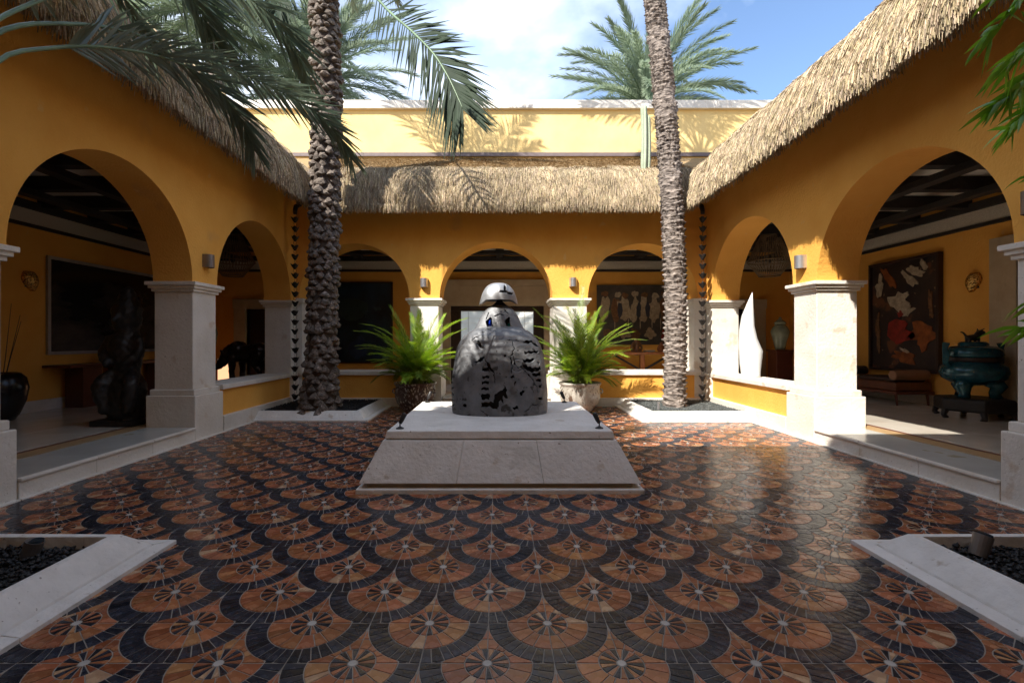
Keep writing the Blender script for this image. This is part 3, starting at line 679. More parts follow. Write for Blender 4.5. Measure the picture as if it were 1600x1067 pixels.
def holes(x, y, z):
    jx = x+.0045*np.sin(z*83+x*31)+.003*np.sin(x*190+z*57); jz = z+.0045*np.sin(x*97-z*23)+.003*np.sin(z*170+x*71)
    out = np.zeros(len(x), bool)
    for P_ in polys:
        ins = np.zeros(len(x), bool); n = len(P_)
        for i in range(n):
            (x1, y1), (x2, y2) = P_[i], P_[(i+1) % n]
            if abs(y2-y1) < 1e-9: continue
            c_ = ((y1 > jz) != (y2 > jz)) & (jx < (x2-x1)*(jz-y1)/(y2-y1)+x1); ins ^= c_
        out |= ins
    for (x1, y1), (x2, y2), w_ in segs:
        dx, dy = x2-x1, y2-y1; t_ = np.clip(((jx-x1)*dx+(jz-y1)*dy)/(dx*dx+dy*dy), 0, 1)
        out |= np.hypot(jx-x1-t_*dx, jz-y1-t_*dy) < w_*(.6+.6*np.abs(np.sin(jz*60+jx*45)))
    return out & (y < -.02)
def shell(name, prof_, dpf, NV, holef, m, th=.014, relief=None, NF=400, NB=90):
    ang = np.concatenate([np.linspace(PI, 2*PI, NF, endpoint=False), np.linspace(0, PI, NB, endpoint=False)]); NU = len(ang)
    z_ = [a for a, b in prof_]; r_ = [b for a, b in prof_]; arc = np.concatenate([[0], np.cumsum(np.hypot(np.diff(z_), np.diff(r_)))])
    u = np.linspace(0, arc[-1], NV+1); zz = np.interp(u, arc, z_); hh = np.interp(u, arc, r_)
    V = np.zeros(((NV+1)*NU, 3))
    for j in range(NV+1):
        for i in range(NU):
            ca, sa = math.cos(ang[i]), math.sin(ang[i]); e = .86; z = zz[j]
            x = math.copysign(abs(ca)**e, ca)*hh[j]; y = math.copysign(abs(sa)**e, sa)*dpf(z, hh[j])
            r = .009*nz3(x*4, y*4+3, z*4)+.0022*nz3(x*20, y*20, z*20)
            if relief: r += relief(x, y, z)
            k_ = 1+r/max(hh[j], .1); V[j*NU+i] = (x*k_, y*(1+r/max(dpf(z, hh[j]), .1)), z)
    j, i = np.meshgrid(np.arange(NV), np.arange(NU), indexing='ij'); a_ = (j*NU+i).ravel(); b_ = (j*NU+(i+1) % NU).ravel()
    F = np.stack([a_, b_, b_+NU, a_+NU], 1); c = V[F].mean(1)
    F = F[~holef(c[:,0], c[:,1], c[:,2])]
    o = npmesh(name, V, F, m, ST, smooth=True)
    sm = o.modifiers.new('s', 'SOLIDIFY'); sm.thickness = th; sm.offset = -1
    return o
shell('skirt', prof, lambda z, h: h*.66 if z < .9 else h*(.66+.06*(z-.9)/.2), 330, holes, M['lead'],
      relief=lambda x, y, z: -.007*math.exp(-((x+.13+.10*math.sin(z*4))/.010)**2)*(.55 < z < .98 and y < 0)-.006*math.exp(-((math.hypot(x-.22, z-.62)-.075)/.008)**2)*(y < 0))
def arm_holes(x, y, z):
    o_ = np.zeros(len(x), bool)
    for cx, hw_ in ((-.118, .040), (.120, .030)):
        o_ |= (np.abs(x-cx-.02*np.sin(z*20)) < hw_) & (z > 1.075) & (z < 1.225-.9*np.abs(x-cx))
    for (x1, y1), (x2, y2), w_ in (((-.06,1.235),(.0,1.26),.008), ((.0,1.26),(.05,1.25),.006), ((.07,1.31),(.11,1.27),.006), ((-.17,1.20),(-.14,1.28),.006), ((.06,1.28),(.09,1.32),.005)):
        dx, dy = x2-x1, y2-y1; t_ = np.clip(((x-x1)*dx+(z-y1)*dy)/(dx*dx+dy*dy), 0, 1); o_ |= np.hypot(x-x1-t_*dx, z-y1-t_*dy) < w_
    return o_ & (y < -.01)
shell('bodice', [(1.055, .345), (1.075, .325), (1.10, .308), (1.15, .282), (1.20, .258), (1.253, .230), (1.31, .190), (1.345, .155), (1.375, .11), (1.39, .07), (1.43, .036)], lambda z, h: float(np.interp(z, [1.05, 1.2, 1.33, 1.43], [.165, .135, .105, .036])), 150, arm_holes, M['lead'],
      relief=lambda x, y, z: .02*math.exp(-(x/.07)**2)*(y < 0)*(z < 1.3), NF=240, NB=60)
MB().lathe([(r_-.075 if r_ > .3 else r_*.62, z_) for z_, r_ in prof[:-2]], 48, sx=1, sy=.60).build('skirt_shade_core', M['hollow'], ST, smooth=True)  # dark core added behind the skirt tears, their shade by colour
MB().tube([(0,-.02,1.05), (0,-.03,1.13), (0,-.03,1.22), (0,-.01,1.30)], [.085, .07, .085, .07], 20).build('waist', M['lead'], ST, smooth=True)
MB().box(-.150, -.105, -.06, -.03, 1.09, 1.19).build('blue_insert', M['blue_glass'], ST, .01)
MB().box(.105, .15, -.06, -.03, 1.09, 1.15).build('blue_insert', M['cyan_glass'], ST, .01)
# neck ring
MB().tube([(0,0,1.385), (0,0,1.43), (0,0,1.50)], [.09, .040, .05], 16).build('neck', M['hollow'], ST, smooth=True)
# bobbed hair / helmet
NU, NV = 160, 90; V = np.zeros((NU*(NV+1), 3)); F = []
for j in range(NV+1):
    t = j/NV; ph = t*PI/2
    for i in range(NU):
        a = 2*PI*i/NU; ca, sa = math.cos(a), math.sin(a)
        rr = math.cos(ph)**.66
        fl = 1+.14*(1-t)**2.2*abs(ca)**4
        x = .218*rr*ca*fl-.012; y = .18*rr*sa; z = 1.447+.0+.228*math.sin(ph)**.95
        z -= .055*(1-t)**2*max(0, abs(ca)-.72)/.28*(1.0 if ca < 0 else .8)
        q = .004*nz3(x*9, y*9, z*9)
        V[j*NU+i] = (x*(1+q*4), y*(1+q*4), z+.0)
for j in range(NV):
    for i in range(NU):
        a = j*NU+i; b = j*NU+(i+1)%NU; x, y, z = V[[a, b, a+NU, b+NU]].mean(0)
        hole = y < 0 and ((.0 < x < .10 and abs(z-1.550+.03*x) < .015+.004*nz3(x*30, 1, 2)) or (.10 <= x < .175 and abs(z-1.534+.12*(x-.1)) < .016) or (.055 < x < .085 and 1.545 < z < 1.645-1.4*abs(x-.07)))
        if not hole: F.append((a, b, b+NU, a+NU))
V[:, 2] -= .004
o = npmesh('hair', V, np.array(F), M['lead_head'], ST, smooth=True); sm = o.modifiers.new('s', 'SOLIDIFY'); sm.thickness = .012; sm.offset = -1
MB().lathe([(.02, 1.45), (.165, 1.455), (.175, 1.52), (.14, 1.60), (.05, 1.65), (.01, 1.655)], 32, sy=.8).build('head_shade_core', M['hollow'], ST, smooth=True)  # dark core added so the cuts in the hair look shaded

# uplights on pedestal corners
def uplight(x, y, z, lab, tilt=-20):
    u = empty('spotlight', (x, y, z), lab, 'spotlight', 'black uplights on the pedestal')
    MB().lathe([(.042, 0), (.042, .008), (.022, .018), (.010, .026)], 20).build('base', M['black_metal'], u, smooth=False)
    MB().tube([(0,0,.02), (0,0,.06)], .007, 8).build('stem', M['black_metal'], u)
    dx = .05*(-1 if x > 0 else 1); 
    MB().tube([(0,.0,.055), (dx*.35,.008,.09), (dx*.9,.02,.15), (dx*1.0,.022,.16)], [.018, .024, .026, .020], 14).build('lamp_head', M['black_metal'], u, smooth=True)
uplight(-1.03, 4.98, .567, 'small black uplight at the near left corner of the pedestal'); uplight(1.07, 5.0, .567, 'small black uplight at the near right corner of the pedestal')
uplight(-1.05, 7.06, .567, 'small black uplight at the far left corner of the pedestal'); uplight(.99, 7.06, .567, 'small black uplight at the far right corner of the pedestal')

# ------------------------------------------------ planters: bevelled kerbs, gravel
def planter(x0, x1, y0, y1, sides, label, fill, zf):
    """sides: open sides that have a kerb e.g. 'E','S'.."""
    pl = empty('planter', ((x0+x1)/2, (y0+y1)/2, 0), label, 'planter', 'stone kerbed planters in the corners of the court')
    cx, cy = pl.location.x, pl.location.y
    sk, sl, tp, th = .10, .13, .05, .165
    wt = sk+sl+tp
    def kerb(ax, pos, sg, a, b, ma, mb_):
        """runs along ax between a..b; outer edge at pos, inward dir sg; ma/mb: mitre at ends"""
        secs = [(0, -.02), (0, .028), (sk-.004, .038), (sk+.001, .026), (sk+.010, .046), (sk+sl, th), (wt, th), (wt, -.02)]
        n = max(1, round(abs(b-a)/1.15)); 
        for i in range(n):
            t0, t1 = a+(b-a)*i/n, a+(b-a)*(i+1)/n; V = []
            for (tt, mm, e) in ((t0, ma if i == 0 else 0, 1), (t1, mb_ if i == n-1 else 0, -1)):
                for d_, z in secs:
                    al = tt+mm*d_+e*(0 if mm else .0015)
                    q = (al-cx, pos+sg*d_-cy, z) if ax == 'x' else (pos+sg*d_-cx, al-cy, z)
                    V.append(q)
            F = [tuple(range(8)), tuple(range(15, 7, -1))]+[(k, (k+1)%8, 8+(k+1)%8, 8+k) for k in range(8)]
            o = MB().add(V, F).build('kerb_stone', M['kerb'], pl); fix_normals(o)
            bv = o.modifiers.new('b', 'BEVEL'); bv.width = .008; bv.segments = 2; bv.limit_method = 'ANGLE'; bv.angle_limit = R(25)
            # chipped, uneven stone
            for vv in o.data.vertices: vv.co.z += random.uniform(-.003, .003)
    for k in sides:
        if k == 'E': kerb('y', x1, -1, y0, y1, 1 if 'S' in sides else 0, -1 if 'N' in sides else 0)
        if k == 'W': kerb('y', x0, 1, y0, y1, 1 if 'S' in sides else 0, -1 if 'N' in sides else 0)
        if k == 'N': kerb('x', y1, -1, x0, x1, 1 if 'W' in sides else 0, -1 if 'E' in sides else 0)
        if k == 'S': kerb('x', y0, 1, x0, x1, 1 if 'W' in sides else 0, -1 if 'E' in sides else 0)
    X0 = x0+(wt if 'W' in sides else 0); X1 = x1-(wt if 'E' in sides else 0); Y0 = y0+(wt if 'S' in sides else 0); Y1 = y1-(wt if 'N' in sides else 0)
    MB().box(X0-cx, X1-cx, Y0-cy, Y1-cy, -.02, zf-.02).build('soil_bed', M['soil'], pl)
    n, rs, mt = {'lava': (6500, (.008, .024), 'lava'), 'gravel': (14000, (.006, .014), 'gravel'), 'soil': (9000, (.007, .018), 'lava')}[fill]
    ico = [(0,0,1),(0,0,-1),(1,0,0),(-1,0,0),(0,1,0),(0,-1,0),(.7,.7,.3),(-.6,.5,-.4)]
    oc = np.array([(0,0,1),(1,0,0),(0,1,0),(-1,0,0),(0,-1,0),(0,0,-1)], float); of = np.array([(0,1,2),(0,2,3),(0,3,4),(0,4,1),(5,2,1),(5,3,2),(5,4,3),(5,1,4)])
    c = np.stack([RNG.uniform(X0-cx, X1-cx, n), RNG.uniform(Y0-cy, Y1-cy, n), zf-.02+RNG.random(n)*.03], 1)
    r = RNG.uniform(*rs, n); q = oc[None]*r[:,None,None]*RNG.uniform(.6, 1.3, (n, 6, 1))
    an = RNG.uniform(0, 2*PI, n); ca, sa = np.cos(an)[:,None], np.sin(an)[:,None]
    q = np.stack([q[...,0]*ca-q[...,1]*sa, q[...,0]*sa+q[...,1]*ca, q[...,2]*.75], -1)
    V = (q+c[:,None]).reshape(-1, 3); F = (of[None]+(np.arange(n)*6)[:,None,None]).reshape(-1, 3)
    v = RNG.uniform(.5, 1.6, n); npmesh('stones', V, F, M[mt], pl, np.repeat(np.stack([v, v, v], 1), 6, 0), kind='stuff')
    return pl
planter(-4.55, -2.39, 8.68, 10.74, 'ES', 'white kerbed planter with dark soil round the thick palm at the back left', 'soil', .15)
planter(2.63, 4.70, 8.62, 10.74, 'WS', 'sunlit white kerbed planter with grey gravel round the slim palm at the back right', 'gravel', .145)
planter(-4.55, -2.37, 1.2, 3.495, 'ES'.replace('S', 'N'), 'white kerbed planter with black stones at the near left edge', 'lava', .10)
planter(2.60, 4.70, 1.2, 3.495, 'WN', 'white kerbed planter with black stones at the near right edge', 'lava', .10)
for (x, y, lab, h, tx) in ((-3.05, 3.08, 'dark canister uplight half hidden in the near left planter', .10, .03), (3.14, 3.1, 'dark canister uplight tilted in the near right planter', .13, .05)):
    u = empty('spotlight', (x, y, .09), lab, 'spotlight', 'canister uplights in the near planters')
    MB().tube([(0,0,0), (tx, .01, h)], [.048, .052], 18).build('lamp_head', M['lamp_bronze'], u); MB().tube([(tx*.98,.0098,h-.02), (tx*1.02,.0102,h+.006)], [.045, .045], 18).build('lens', M['glass'], u)
    MB().tube([(0,0,-.05), (0,0,.01)], .012, 8).build('spike', M['black_metal'], u)
u = empty('bollard_light', (3.1, 9.15, .13), 'tiny silver bollard light in the gravel beside the slim palm', 'light')
MB().lathe([(.02, 0), (.02, .15)], 14).build('post', M['alu'], u); MB().lathe([(.024, .15), (.024, .17), (.01, .176)], 14).build('cap', M['alu'], u)
# ------------------------------------------------ palms
UP = Vector((0,0,1))
def frond(parent, path, nl, lmax, wd, mt, stalk_r=.02, t0=.2, a0=62, a1=22, droop=.35, plum=.25, lift=.1, name='frond', seed=None, base_len=.55, tip_len=.45, face=None):
    rnd = random.Random(seed if seed is not None else random.random())
    N_ = 26; P_ = smooth_path(path, N_)
    V = []; F = []
    for k in range(nl):
        t = t0+(1-t0)*(k+.5)/nl; u = t*N_; i = min(int(u), N_-1); f = u-i
        o = P_[i].lerp(P_[i+1], f); T = (P_[i+1]-P_[i]).normalized()
        S = T.cross(face) if face is not None else T.cross(UP); S = S.normalized() if S.length > .05 else Vector((1,0,0)); U = S.cross(T).normalized()
        prof = math.sin(min(1, (t-t0)/(1-t0)*1.15+.12)*PI*.5)*base_len+(1-base_len)
        ll = lmax*min(prof, 1)*(1-(1-tip_len)*max(0, (t-.7)/.3)**1.3)
        for sg in (-1, 1):
            a = R(a0+(a1-a0)*t)+rnd.gauss(0, .07); l_ = ll*rnd.uniform(.85, 1.1)
            pl = rnd.gauss(lift, plum)
            D = (T*math.cos(a)+(S*sg*math.cos(pl)+U*math.sin(pl))*math.sin(a)).normalized()
            mid = o+D*l_*.45-UP*droop*l_*.12; tip = o+D*l_-UP*droop*l_*rnd.uniform(.35, .75)
            n_ = D.cross(U if abs(D.dot(U)) < .9 else S).normalized(); W_ = wd*rnd.uniform(.8, 1.15)
            nn = n_.cross(D).normalized()
            k0 = len(V)
            V += [o-n_*W_*.25, o+n_*W_*.25, mid-n_*W_*.5+nn*W_*.18, mid-nn*W_*.10, mid+n_*W_*.5+nn*W_*.18, tip]
            F += [(k0, k0+3, k0+2), (k0, k0+1, k0+3), (k0+1, k0+4, k0+3), (k0+2, k0+3, k0+5), (k0+3, k0+4, k0+5)]
    o = npmesh(name, np.array([tuple(v) for v in V]), np.array(F), mt, parent)
    if stalk_r:
        rad = [stalk_r*(1-.85*i/N_) for i in range(N_+1)]
        MB().tube(P_, rad, 6).build('stalk', M['rachis'], o, smooth=True)
    return o
def arch_path(c, az, el, L_, bend, n=7):
    """arching stalk from c, azimuth az, starting elevation el (rad), bending down by bend over its length"""
    pts = [Vector(c)]; e = el; st = L_/n
    for i in range(n):
        pts.append(pts[-1]+Vector((math.cos(az)*math.cos(e), math.sin(az)*math.cos(e), math.sin(e)))*st); e -= bend/n
    return pts
def boots(parent, cen, rad, z0, z1, dz, nper, m, lim=290):
    z = z0; row = 0; cnt = 0; rest = MB()
    while z < z1:
        r = rad(z)-.035; n = nper
        for k in range(n):
            a = 2*PI*(k+.5*(row % 2))/n+random.uniform(-.2, .2)+row*.03
            h = dz*random.uniform(1.0, 1.9); wd_ = 2*PI*r/n*random.uniform(.75, 1.3); pr_ = random.uniform(.02, .085)
            zz = z+random.uniform(-.04, .04)
            def q(da, dz_, dr): 
                c_ = cen(zz+dz_); aa = a+da/r; return (c_.x+(r+dr)*math.cos(aa), c_.y+(r+dr)*math.sin(aa), zz+dz_)
            j = lambda s_: random.uniform(-s_, s_)
            V = [q(0, -h*.42, -.03), q(-wd_*.56, -h*.08+j(.012), -.02), q(0, h*.62, -.02), q(wd_*.56, -h*.08+j(.012), -.02),
                 q(-wd_*.36, -h*.24+j(.015), pr_*.95), q(wd_*.36, -h*.24+j(.015), pr_*.95), q(wd_*.20+j(.01), h*.14, pr_*.85), q(-wd_*.20+j(.01), h*.14, pr_*.85), q(j(.02), -h*.34+j(.01), pr_*1.0), q(0+j(.01), -h*.05, pr_*1.35)]
            Fq = [(0,3,5,8), (0,8,4,1), (8,5,9), (8,9,4), (5,6,9), (6,7,9), (7,4,9), (3,2,6,5), (2,1,7,), (2,7,6), (1,4,7)]
            vis_ = math.sin(a) < .35
            if cnt < lim and vis_: MB().add(V, Fq).build('leaf_base', m, parent, smooth=False); cnt += 1
            else: rest.add(V, Fq)
        z += dz; row += 1
    rest.build('leaf_bases', m, parent, kind='stuff')
c1 = smooth_path([W(499, 645, 9.25), W(503, 540, 9.25), W(505, 440, 9.3), W(508, 300, 9.3), W(510, 150, 9.3), W(506, 0, 9.3), W(500, -110, 9.3), W(497, -150, 9.3)], 60)
def cen1(z):
    for a, b in zip(c1[:-1], c1[1:]):
        if a.z <= z <= b.z: return a.lerp(b, (z-a.z)/(b.z-a.z))
    return c1[0] if z < c1[0].z else c1[-1]
rad1 = lambda z: float(np.interp(z, [0, .25, .7, 1.4, 2.6, 4.5, 9.5], [.43, .37, .325, .29, .285, .285, .265]))
pm = empty('date_palm', (c1[0].x, c1[0].y, .13), 'thick date palm with knobbly leaf base bark in the back left planter', 'palm tree', 'palms growing in the court')
def under(o, p_):   # put a world-built child under an empty that stands away from the origin
    o.parent = p_; o.matrix_parent_inverse = Matrix.Translation(-Vector(p_.location))
pm_off = []
zs_ = [.05+i*.15 for i in range(64)]
trk = MB().tube([(*cen1(z)[:2], z) for z in zs_], [rad1(z)-.045 for z in zs_], 24).build('trunk', M['bark_core'], pm, smooth=True)
boots(pm, cen1, rad1, .1, 9.5, .12, 9, M['bark_boot'])
crown = Vector((c1[-1].x, c1[-1].y, 9.75))
# fronds that hang into the picture
F1 = [W(500, -140, 9.2), W(545, -60, 8.4), W(598, 8, 7.6), W(644, 50, 7.1), W(677, 84, 6.8), W(700, 120, 6.6), W(716, 154, 6.5), W(723, 170, 6.45)]
frond(pm, F1, 78, .88, .046, M['palm_leaf_shaded'], .028, .16, 62, 24, .30, .16, .05, seed=11, tip_len=.6, face=Vector((.2, 1, .25)))
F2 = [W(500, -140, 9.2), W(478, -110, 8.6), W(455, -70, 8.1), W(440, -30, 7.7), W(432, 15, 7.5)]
frond(pm, F2, 60, .75, .042, M['palm_leaf_shaded'], .026, .2, 60, 30, .6, .3, .1, seed=12)
F3 = None and [W(500, -140, 9.2), W(520, -120, 8.5), W(545, -75, 7.9), W(562, -25, 7.5), W(572, 20, 7.3)]
F3 and frond(pm, F3, 54, .75, .045, M['palm_leaf'], .026, .2, 60, 30, .6, .3, .1, seed=13)
for i in range(26):
    az = i*2.39996; el = R(72-52*(i/26)); L_ = random.uniform(2.4, 3.0)
    if abs(((math.degrees(az)-229+180) % 360)-180) < 95 and el < R(66): continue
    frond(pm, arch_path(crown, az, el, L_, R(70)), 42, .5, .035, M['palm_leaf'], .026, .2, seed=i+20)
# slim ringed palm on the right
c2 = smooth_path([W(1054, 640, 9.7), W(1055, 560, 9.7), W(1055.5, 474, 9.7), W(1051.5, 350, 9.7), W(1045.5, 250, 9.7), W(1038.7, 160, 9.7), W(1030.5, 75, 9.7), W(1022.5, 0, 9.7), W(1012, -90, 9.7), W(1000, -170, 9.7)], 90)
pr2 = empty('slender_palm', (c2[0].x, c2[0].y, .12), 'slim leaning palm with ringed pale bark in the back right planter', 'palm tree', 'palms growing in the court')
NU, NV = 56, 620
zA, zB = .08, 10.4; V = np.zeros((NU*(NV+1), 3)); F = []
cz = [a.z for a in c2]; cxx = [a.x for a in c2]; cyy = [a.y for a in c2]
for j in range(NV+1):
    z = zA+(zB-zA)*j/NV; cx, cy = float(np.interp(z, cz, cxx)), float(np.interp(z, cz, cyy))
    r0 = float(np.interp(z, [0, .15, .5, 5, 10.4], [.262, .24, .222, .222, .20]))
    for i in range(NU):
        a = 2*PI*i/NU; ca, sa = math.cos(a), math.sin(a)
        w1_ = noise.noise(Vector((ca*1.5, sa*1.5, z*1.3)))*.07+noise.noise(Vector((ca*5, sa*5, z*3+7)))*.035
        ph = ((z+w1_)/(.125+.03*noise.noise(Vector((0, 0, z*.9))))) % 1
        rg = -.030*(1-ph)**1.6 if ph > .06 else -.030*ph/.06   # lip under each ring
        lip = .024*math.exp(-((ph-.92)/.07)**2)
        fr = noise.noise(Vector((ca*13, sa*13, z*10)))
        r = r0+rg+lip*(1+1.6*fr)+.009*noise.noise(Vector((ca*7, sa*7, z*26)))+.010*fr
        if fr < -.38: r -= .020
        V[j*NU+i] = (cx+r*ca, cy+r*sa, z)
F = np.array([(j*NU+i, j*NU+(i+1)%NU, (j+1)*NU+(i+1)%NU, (j+1)*NU+i) for j in range(NV) for i in range(NU)])
npmesh('trunk', V, F, M['bark'], pr2)
cr2_ = Vector((cxx[-1], cyy[-1], 10.4))
for i in range(24):
    az = i*2.39996+.7; el = R(75-60*(i/24)); frond(pr2, arch_path(cr2_, az, el, random.uniform(2.2, 2.9), R(75)), 40, .5, .035, M['palm_leaf'], .026, .2, seed=i+60)
# near-left palm whose fronds reach across the top left
np_c = Vector((-3.75, 2.35, 3.0))
pn = empty('date_palm', (-3.75, 2.35, .1), 'palm in the near left planter whose long drooping fronds cross the upper left', 'palm tree', 'palms growing in the court')
tr_pts = [(-3.75, 2.35, z) for z in np.linspace(.08, 3.1, 14)]
MB().tube(tr_pts, [.24]*14, 20).build('trunk', M['bark_core'], pn, smooth=True)
boots(pn, lambda z: Vector((-3.75, 2.35, z)), lambda z: .28, .1, 3.1, .165, 8, M['bark_boot'], lim=0)
FR = [
 ([np_c, W(-90, 170, 2.6), W(0, 92, 2.85), W(75, 76, 3.15), W(160, 74, 3.4), W(262, 92, 3.75), W(330, 130, 4.05), W(375, 185, 4.3), W(397, 235, 4.5)], 66, .50, .42, 101),
 ([np_c, W(-90, 95, 2.6), W(0, 49, 2.85), W(75, 37, 3.15), W(190, 47, 3.6), W(290, 84, 4.1), W(390, 120, 4.6), W(470, 160, 5.0), W(520, 200, 5.3), W(550, 250, 5.5)], 82, .50, .40, 102),
 ([np_c, W(-60, 60, 2.5), W(0, 28, 2.8), W(70, -2, 3.1), W(190, -45, 3.7), W(310, -38, 4.3), W(400, 5, 4.8), W(455, 65, 5.1), W(480, 125, 5.3)], 78, .60, .34, 103),
 ([np_c, W(-60, -60, 2.6), W(60, -120, 3.0), W(180, -100, 3.6), W(270, -40, 4.1), W(320, 30, 4.4), W(345, 80, 4.6)], 84, .60, .28, 104),
 ([np_c, W(-80, 0, 2.6), W(20, -70, 2.9), W(100, -70, 3.3), W(170, -30, 3.6), W(215, 30, 3.9), W(240, 80, 4.0)], 54, .45, .28, 105),
]
for i, (pp, nl, ll, t0, sd) in enumerate(FR):
    frond(pn, [Vector(q) for q in pp], nl, ll, .026, M['palm_leaf'], .019, t0, 55, 20, .18, .40, .05, seed=sd, tip_len=.55, face=Vector((.15, 1, .55)))
# crown leaves that stay over the near left planter
for i in range(13):
    az = R(150+i*8); frond(pn, arch_path(np_c+Vector((0,0,.15)), az, R(random.uniform(35, 75)), 2.4, R(80)), 40, .45, .03, M['palm_leaf'], .024, .25, seed=130+i)
for k_, (dx_, dy_, dz_) in enumerate(((.0,.0,.0),(.35,.35,.1),(-.3,.5,.3),(.5,-.2,-.2))): frond(pn, [np_c+Vector((0,0,.1)), Vector((-3.3+dx_*.4, 2.4+dy_*.4, 4.6+dz_)), Vector((-2.9+dx_, 2.6+dy_, 5.5+dz_)), Vector((-2.3+dx_, 2.95+dy_, 5.9+dz_)), Vector((-1.7+dx_, 3.2+dy_, 5.85+dz_))], 50, .42, .03, M['palm_leaf'], .018, .25, seed=160+k_)  # out-of-view fronds added to dapple the statue with shade
frond(pn, [np_c+Vector((0,0,.1)), Vector((-3.2, 2.3, 5.0)), Vector((-2.5, 2.6, 6.2)), Vector((-1.7, 3.2, 6.7)), Vector((-1.0, 3.7, 6.5))], 60, .5, .032, M['palm_leaf'], .02, .25, seed=150)
frond(pn, [np_c+Vector((0,0,.1)), Vector((-3.4, 2.6, 5.2)), Vector((-2.9, 3.4, 6.4)), Vector((-2.2, 4.3, 6.8)), Vector((-1.5, 5.0, 6.4))], 60, .5, .032, M['palm_leaf'], .02, .25, seed=151)
# tall palms beyond the roofs
def far_palm(c, n, L_, lab, seed, leaf=.52, tilt=0, dens=120, elmin=5):
    rr = random.Random(seed); c = Vector(c)
    t = empty('tall_palm', (c.x, c.y, -.5), lab, 'palm tree', 'palms behind the roofs')
    MB().tube([(0,0,0), (0,0,(c.z+.5)*.5), (0,0,c.z+.3)], [.35, .28, .25], 14).build('trunk', M['bark'], t, smooth=True)
    cc = Vector((0,0,c.z+.5))
    for i in range(n):
        az = i*2.39996+rr.uniform(-.2, .2); el = R(84-(84-elmin)*(i/n)**.9)
        frond(t, arch_path(cc, az, el, L_*rr.uniform(.85, 1.08), R(rr.uniform(40, 75))), dens, leaf, .034, M['palm_leaf_far'], .03, .12, 50, 20, .12, .35, .25, seed=seed*100+i, tip_len=.5)
far_palm((6.1, 19.5, 11.0), 80, 4.2, 'full round palm crown rising over the back wall, right of centre', 3, elmin=-12)
far_palm((-7.2, 18.5, 11.4), 66, 4.4, 'palm crown over the back wall beside the thick trunk', 4, elmin=-15)
far_palm((-9.3, 15.6, 12.2), 78, 4.6, 'pale green palm crown above the left roof, behind the drooping fronds', 5, leaf=.6, elmin=-15)
far_palm((-13.5, 17, 12.5), 44, 4.2, 'palm crown furthest left behind the left thatch', 6, elmin=-10)

# ------------------------------------------------ areca palms in pots
def lumps(o, amp, sc_):
    for v in o.data.vertices:
        n_ = noise.noise(v.co*sc_)*amp; v.co.x *= 1+n_; v.co.y *= 1+n_
def pot(x, y, m, label, areca_label, seed, hmul, spread):
    rr = random.Random(seed)
    t = empty('plant_pot', (x, y, 0), label, 'pot', 'big glazed pots behind the pedestal')
    pf = [(.20,0),(.235,.015),(.30,.09),(.375,.19),(.415,.30),(.425,.40),(.415,.49),(.40,.545),(.425,.565),(.44,.59),(.435,.615),(.41,.62),(.385,.60),(.37,.52)]
    o = MB().lathe(pf, 56, cap=True).build('pot_body', M[m], t, smooth=True); lumps(o, .012, 4)
    for a in (R(200), R(-20), R(-100)):
        e_ = MB().tube([(.42*math.cos(a), .42*math.sin(a), .50), (.46*math.cos(a), .46*math.sin(a), .47), (.465*math.cos(a), .465*math.sin(a), .43), (.43*math.cos(a), .43*math.sin(a), .40)], .016, 8).build('lug', M[m], t, smooth=True)
    MB().lathe([(.38,.545),(.2,.56),(.01,.565)], 24, cap=False).build('potting_soil', M['soil'], t)
    p_ = empty('areca_palm', (x, y, .56), areca_label, 'plant', 'feathery palms in the big pots')
    for i in range(124):
        az = i*2.39996+rr.uniform(-.3, .3); k = (i % 52)/52; low_ = i >= 52
        el = R(90-34*k+rr.uniform(-6, 6)) if not low_ else R(rr.uniform(40, 86)); L_ = (rr.uniform(1.25, 1.95)*(.92-.34*k) if not low_ else rr.uniform(.5, 1.0))*hmul*spread(az)
        b = Vector((rr.uniform(-.12, .12), rr.uniform(-.12, .12), 0))
        f_ = frond(p_, arch_path(b, az, el, L_, R(rr.uniform(25, 95)*(1.1 if low_ else 1))), 44, .21, .0115, M['areca'], .007, .30, 54, 24, .25, .15, .25, seed=seed*100+i, base_len=.4, tip_len=.5)
        f_.children[0].data.materials[0] = M['areca_stem']
    return t
pot(-1.73, 9.92, 'pot_brown', 'weathered brown glazed pot left of the pedestal, in shade', 'bright green feathery palm in the brown pot, left of the statue', 31, 1.13, lambda a: 1.12 if math.cos(a) < -.3 else 1)
pot(1.72, 9.92, 'pot_silver', 'chalky silvery glazed pot right of the pedestal, dappled with sun', 'dense sunlit feathery palm in the silvery pot, right of the statue', 32, 1.24, lambda a: 1)

# ------------------------------------------------ bamboo at the right edge
bb = empty('bamboo', (3.9, 2.3, .1), 'fresh green bamboo leaning in at the right edge of the view', 'plant')
def W2(px, py, Y): return W(px, py, Y)-Vector(bb.location)
rr = random.Random(5)
culms = [((0, 0, 0), (.05, .05, 2.2), (-.25, .1, 3.6), (-.9, .15, 4.2)), ((.15, .2, 0), (.0, .25, 1.8), (-.35, .3, 3.2), (-.75, .35, 3.5)), ((-.1, -.2, 0), (-.1, -.15, 1.5), (-.2, .1, 2.4), (-.6, .2, 2.7)), ((.25, -.1, 0), (.3, 0, 2.5), (.1, .2, 4.2), (-.5, .5, 5.0)), ((.05,.3,0),(.08,.35,.9),(-.05,.4,1.5),(-.45,.45,1.62))]
for c_ in culms:
    P_ = smooth_path(c_, 20); MB().tube(P_, [.014-.0005*i for i in range(21)], 8).build('culm', M['bamboo_stem'], bb, smooth=True)
far_leaves = ([], [])
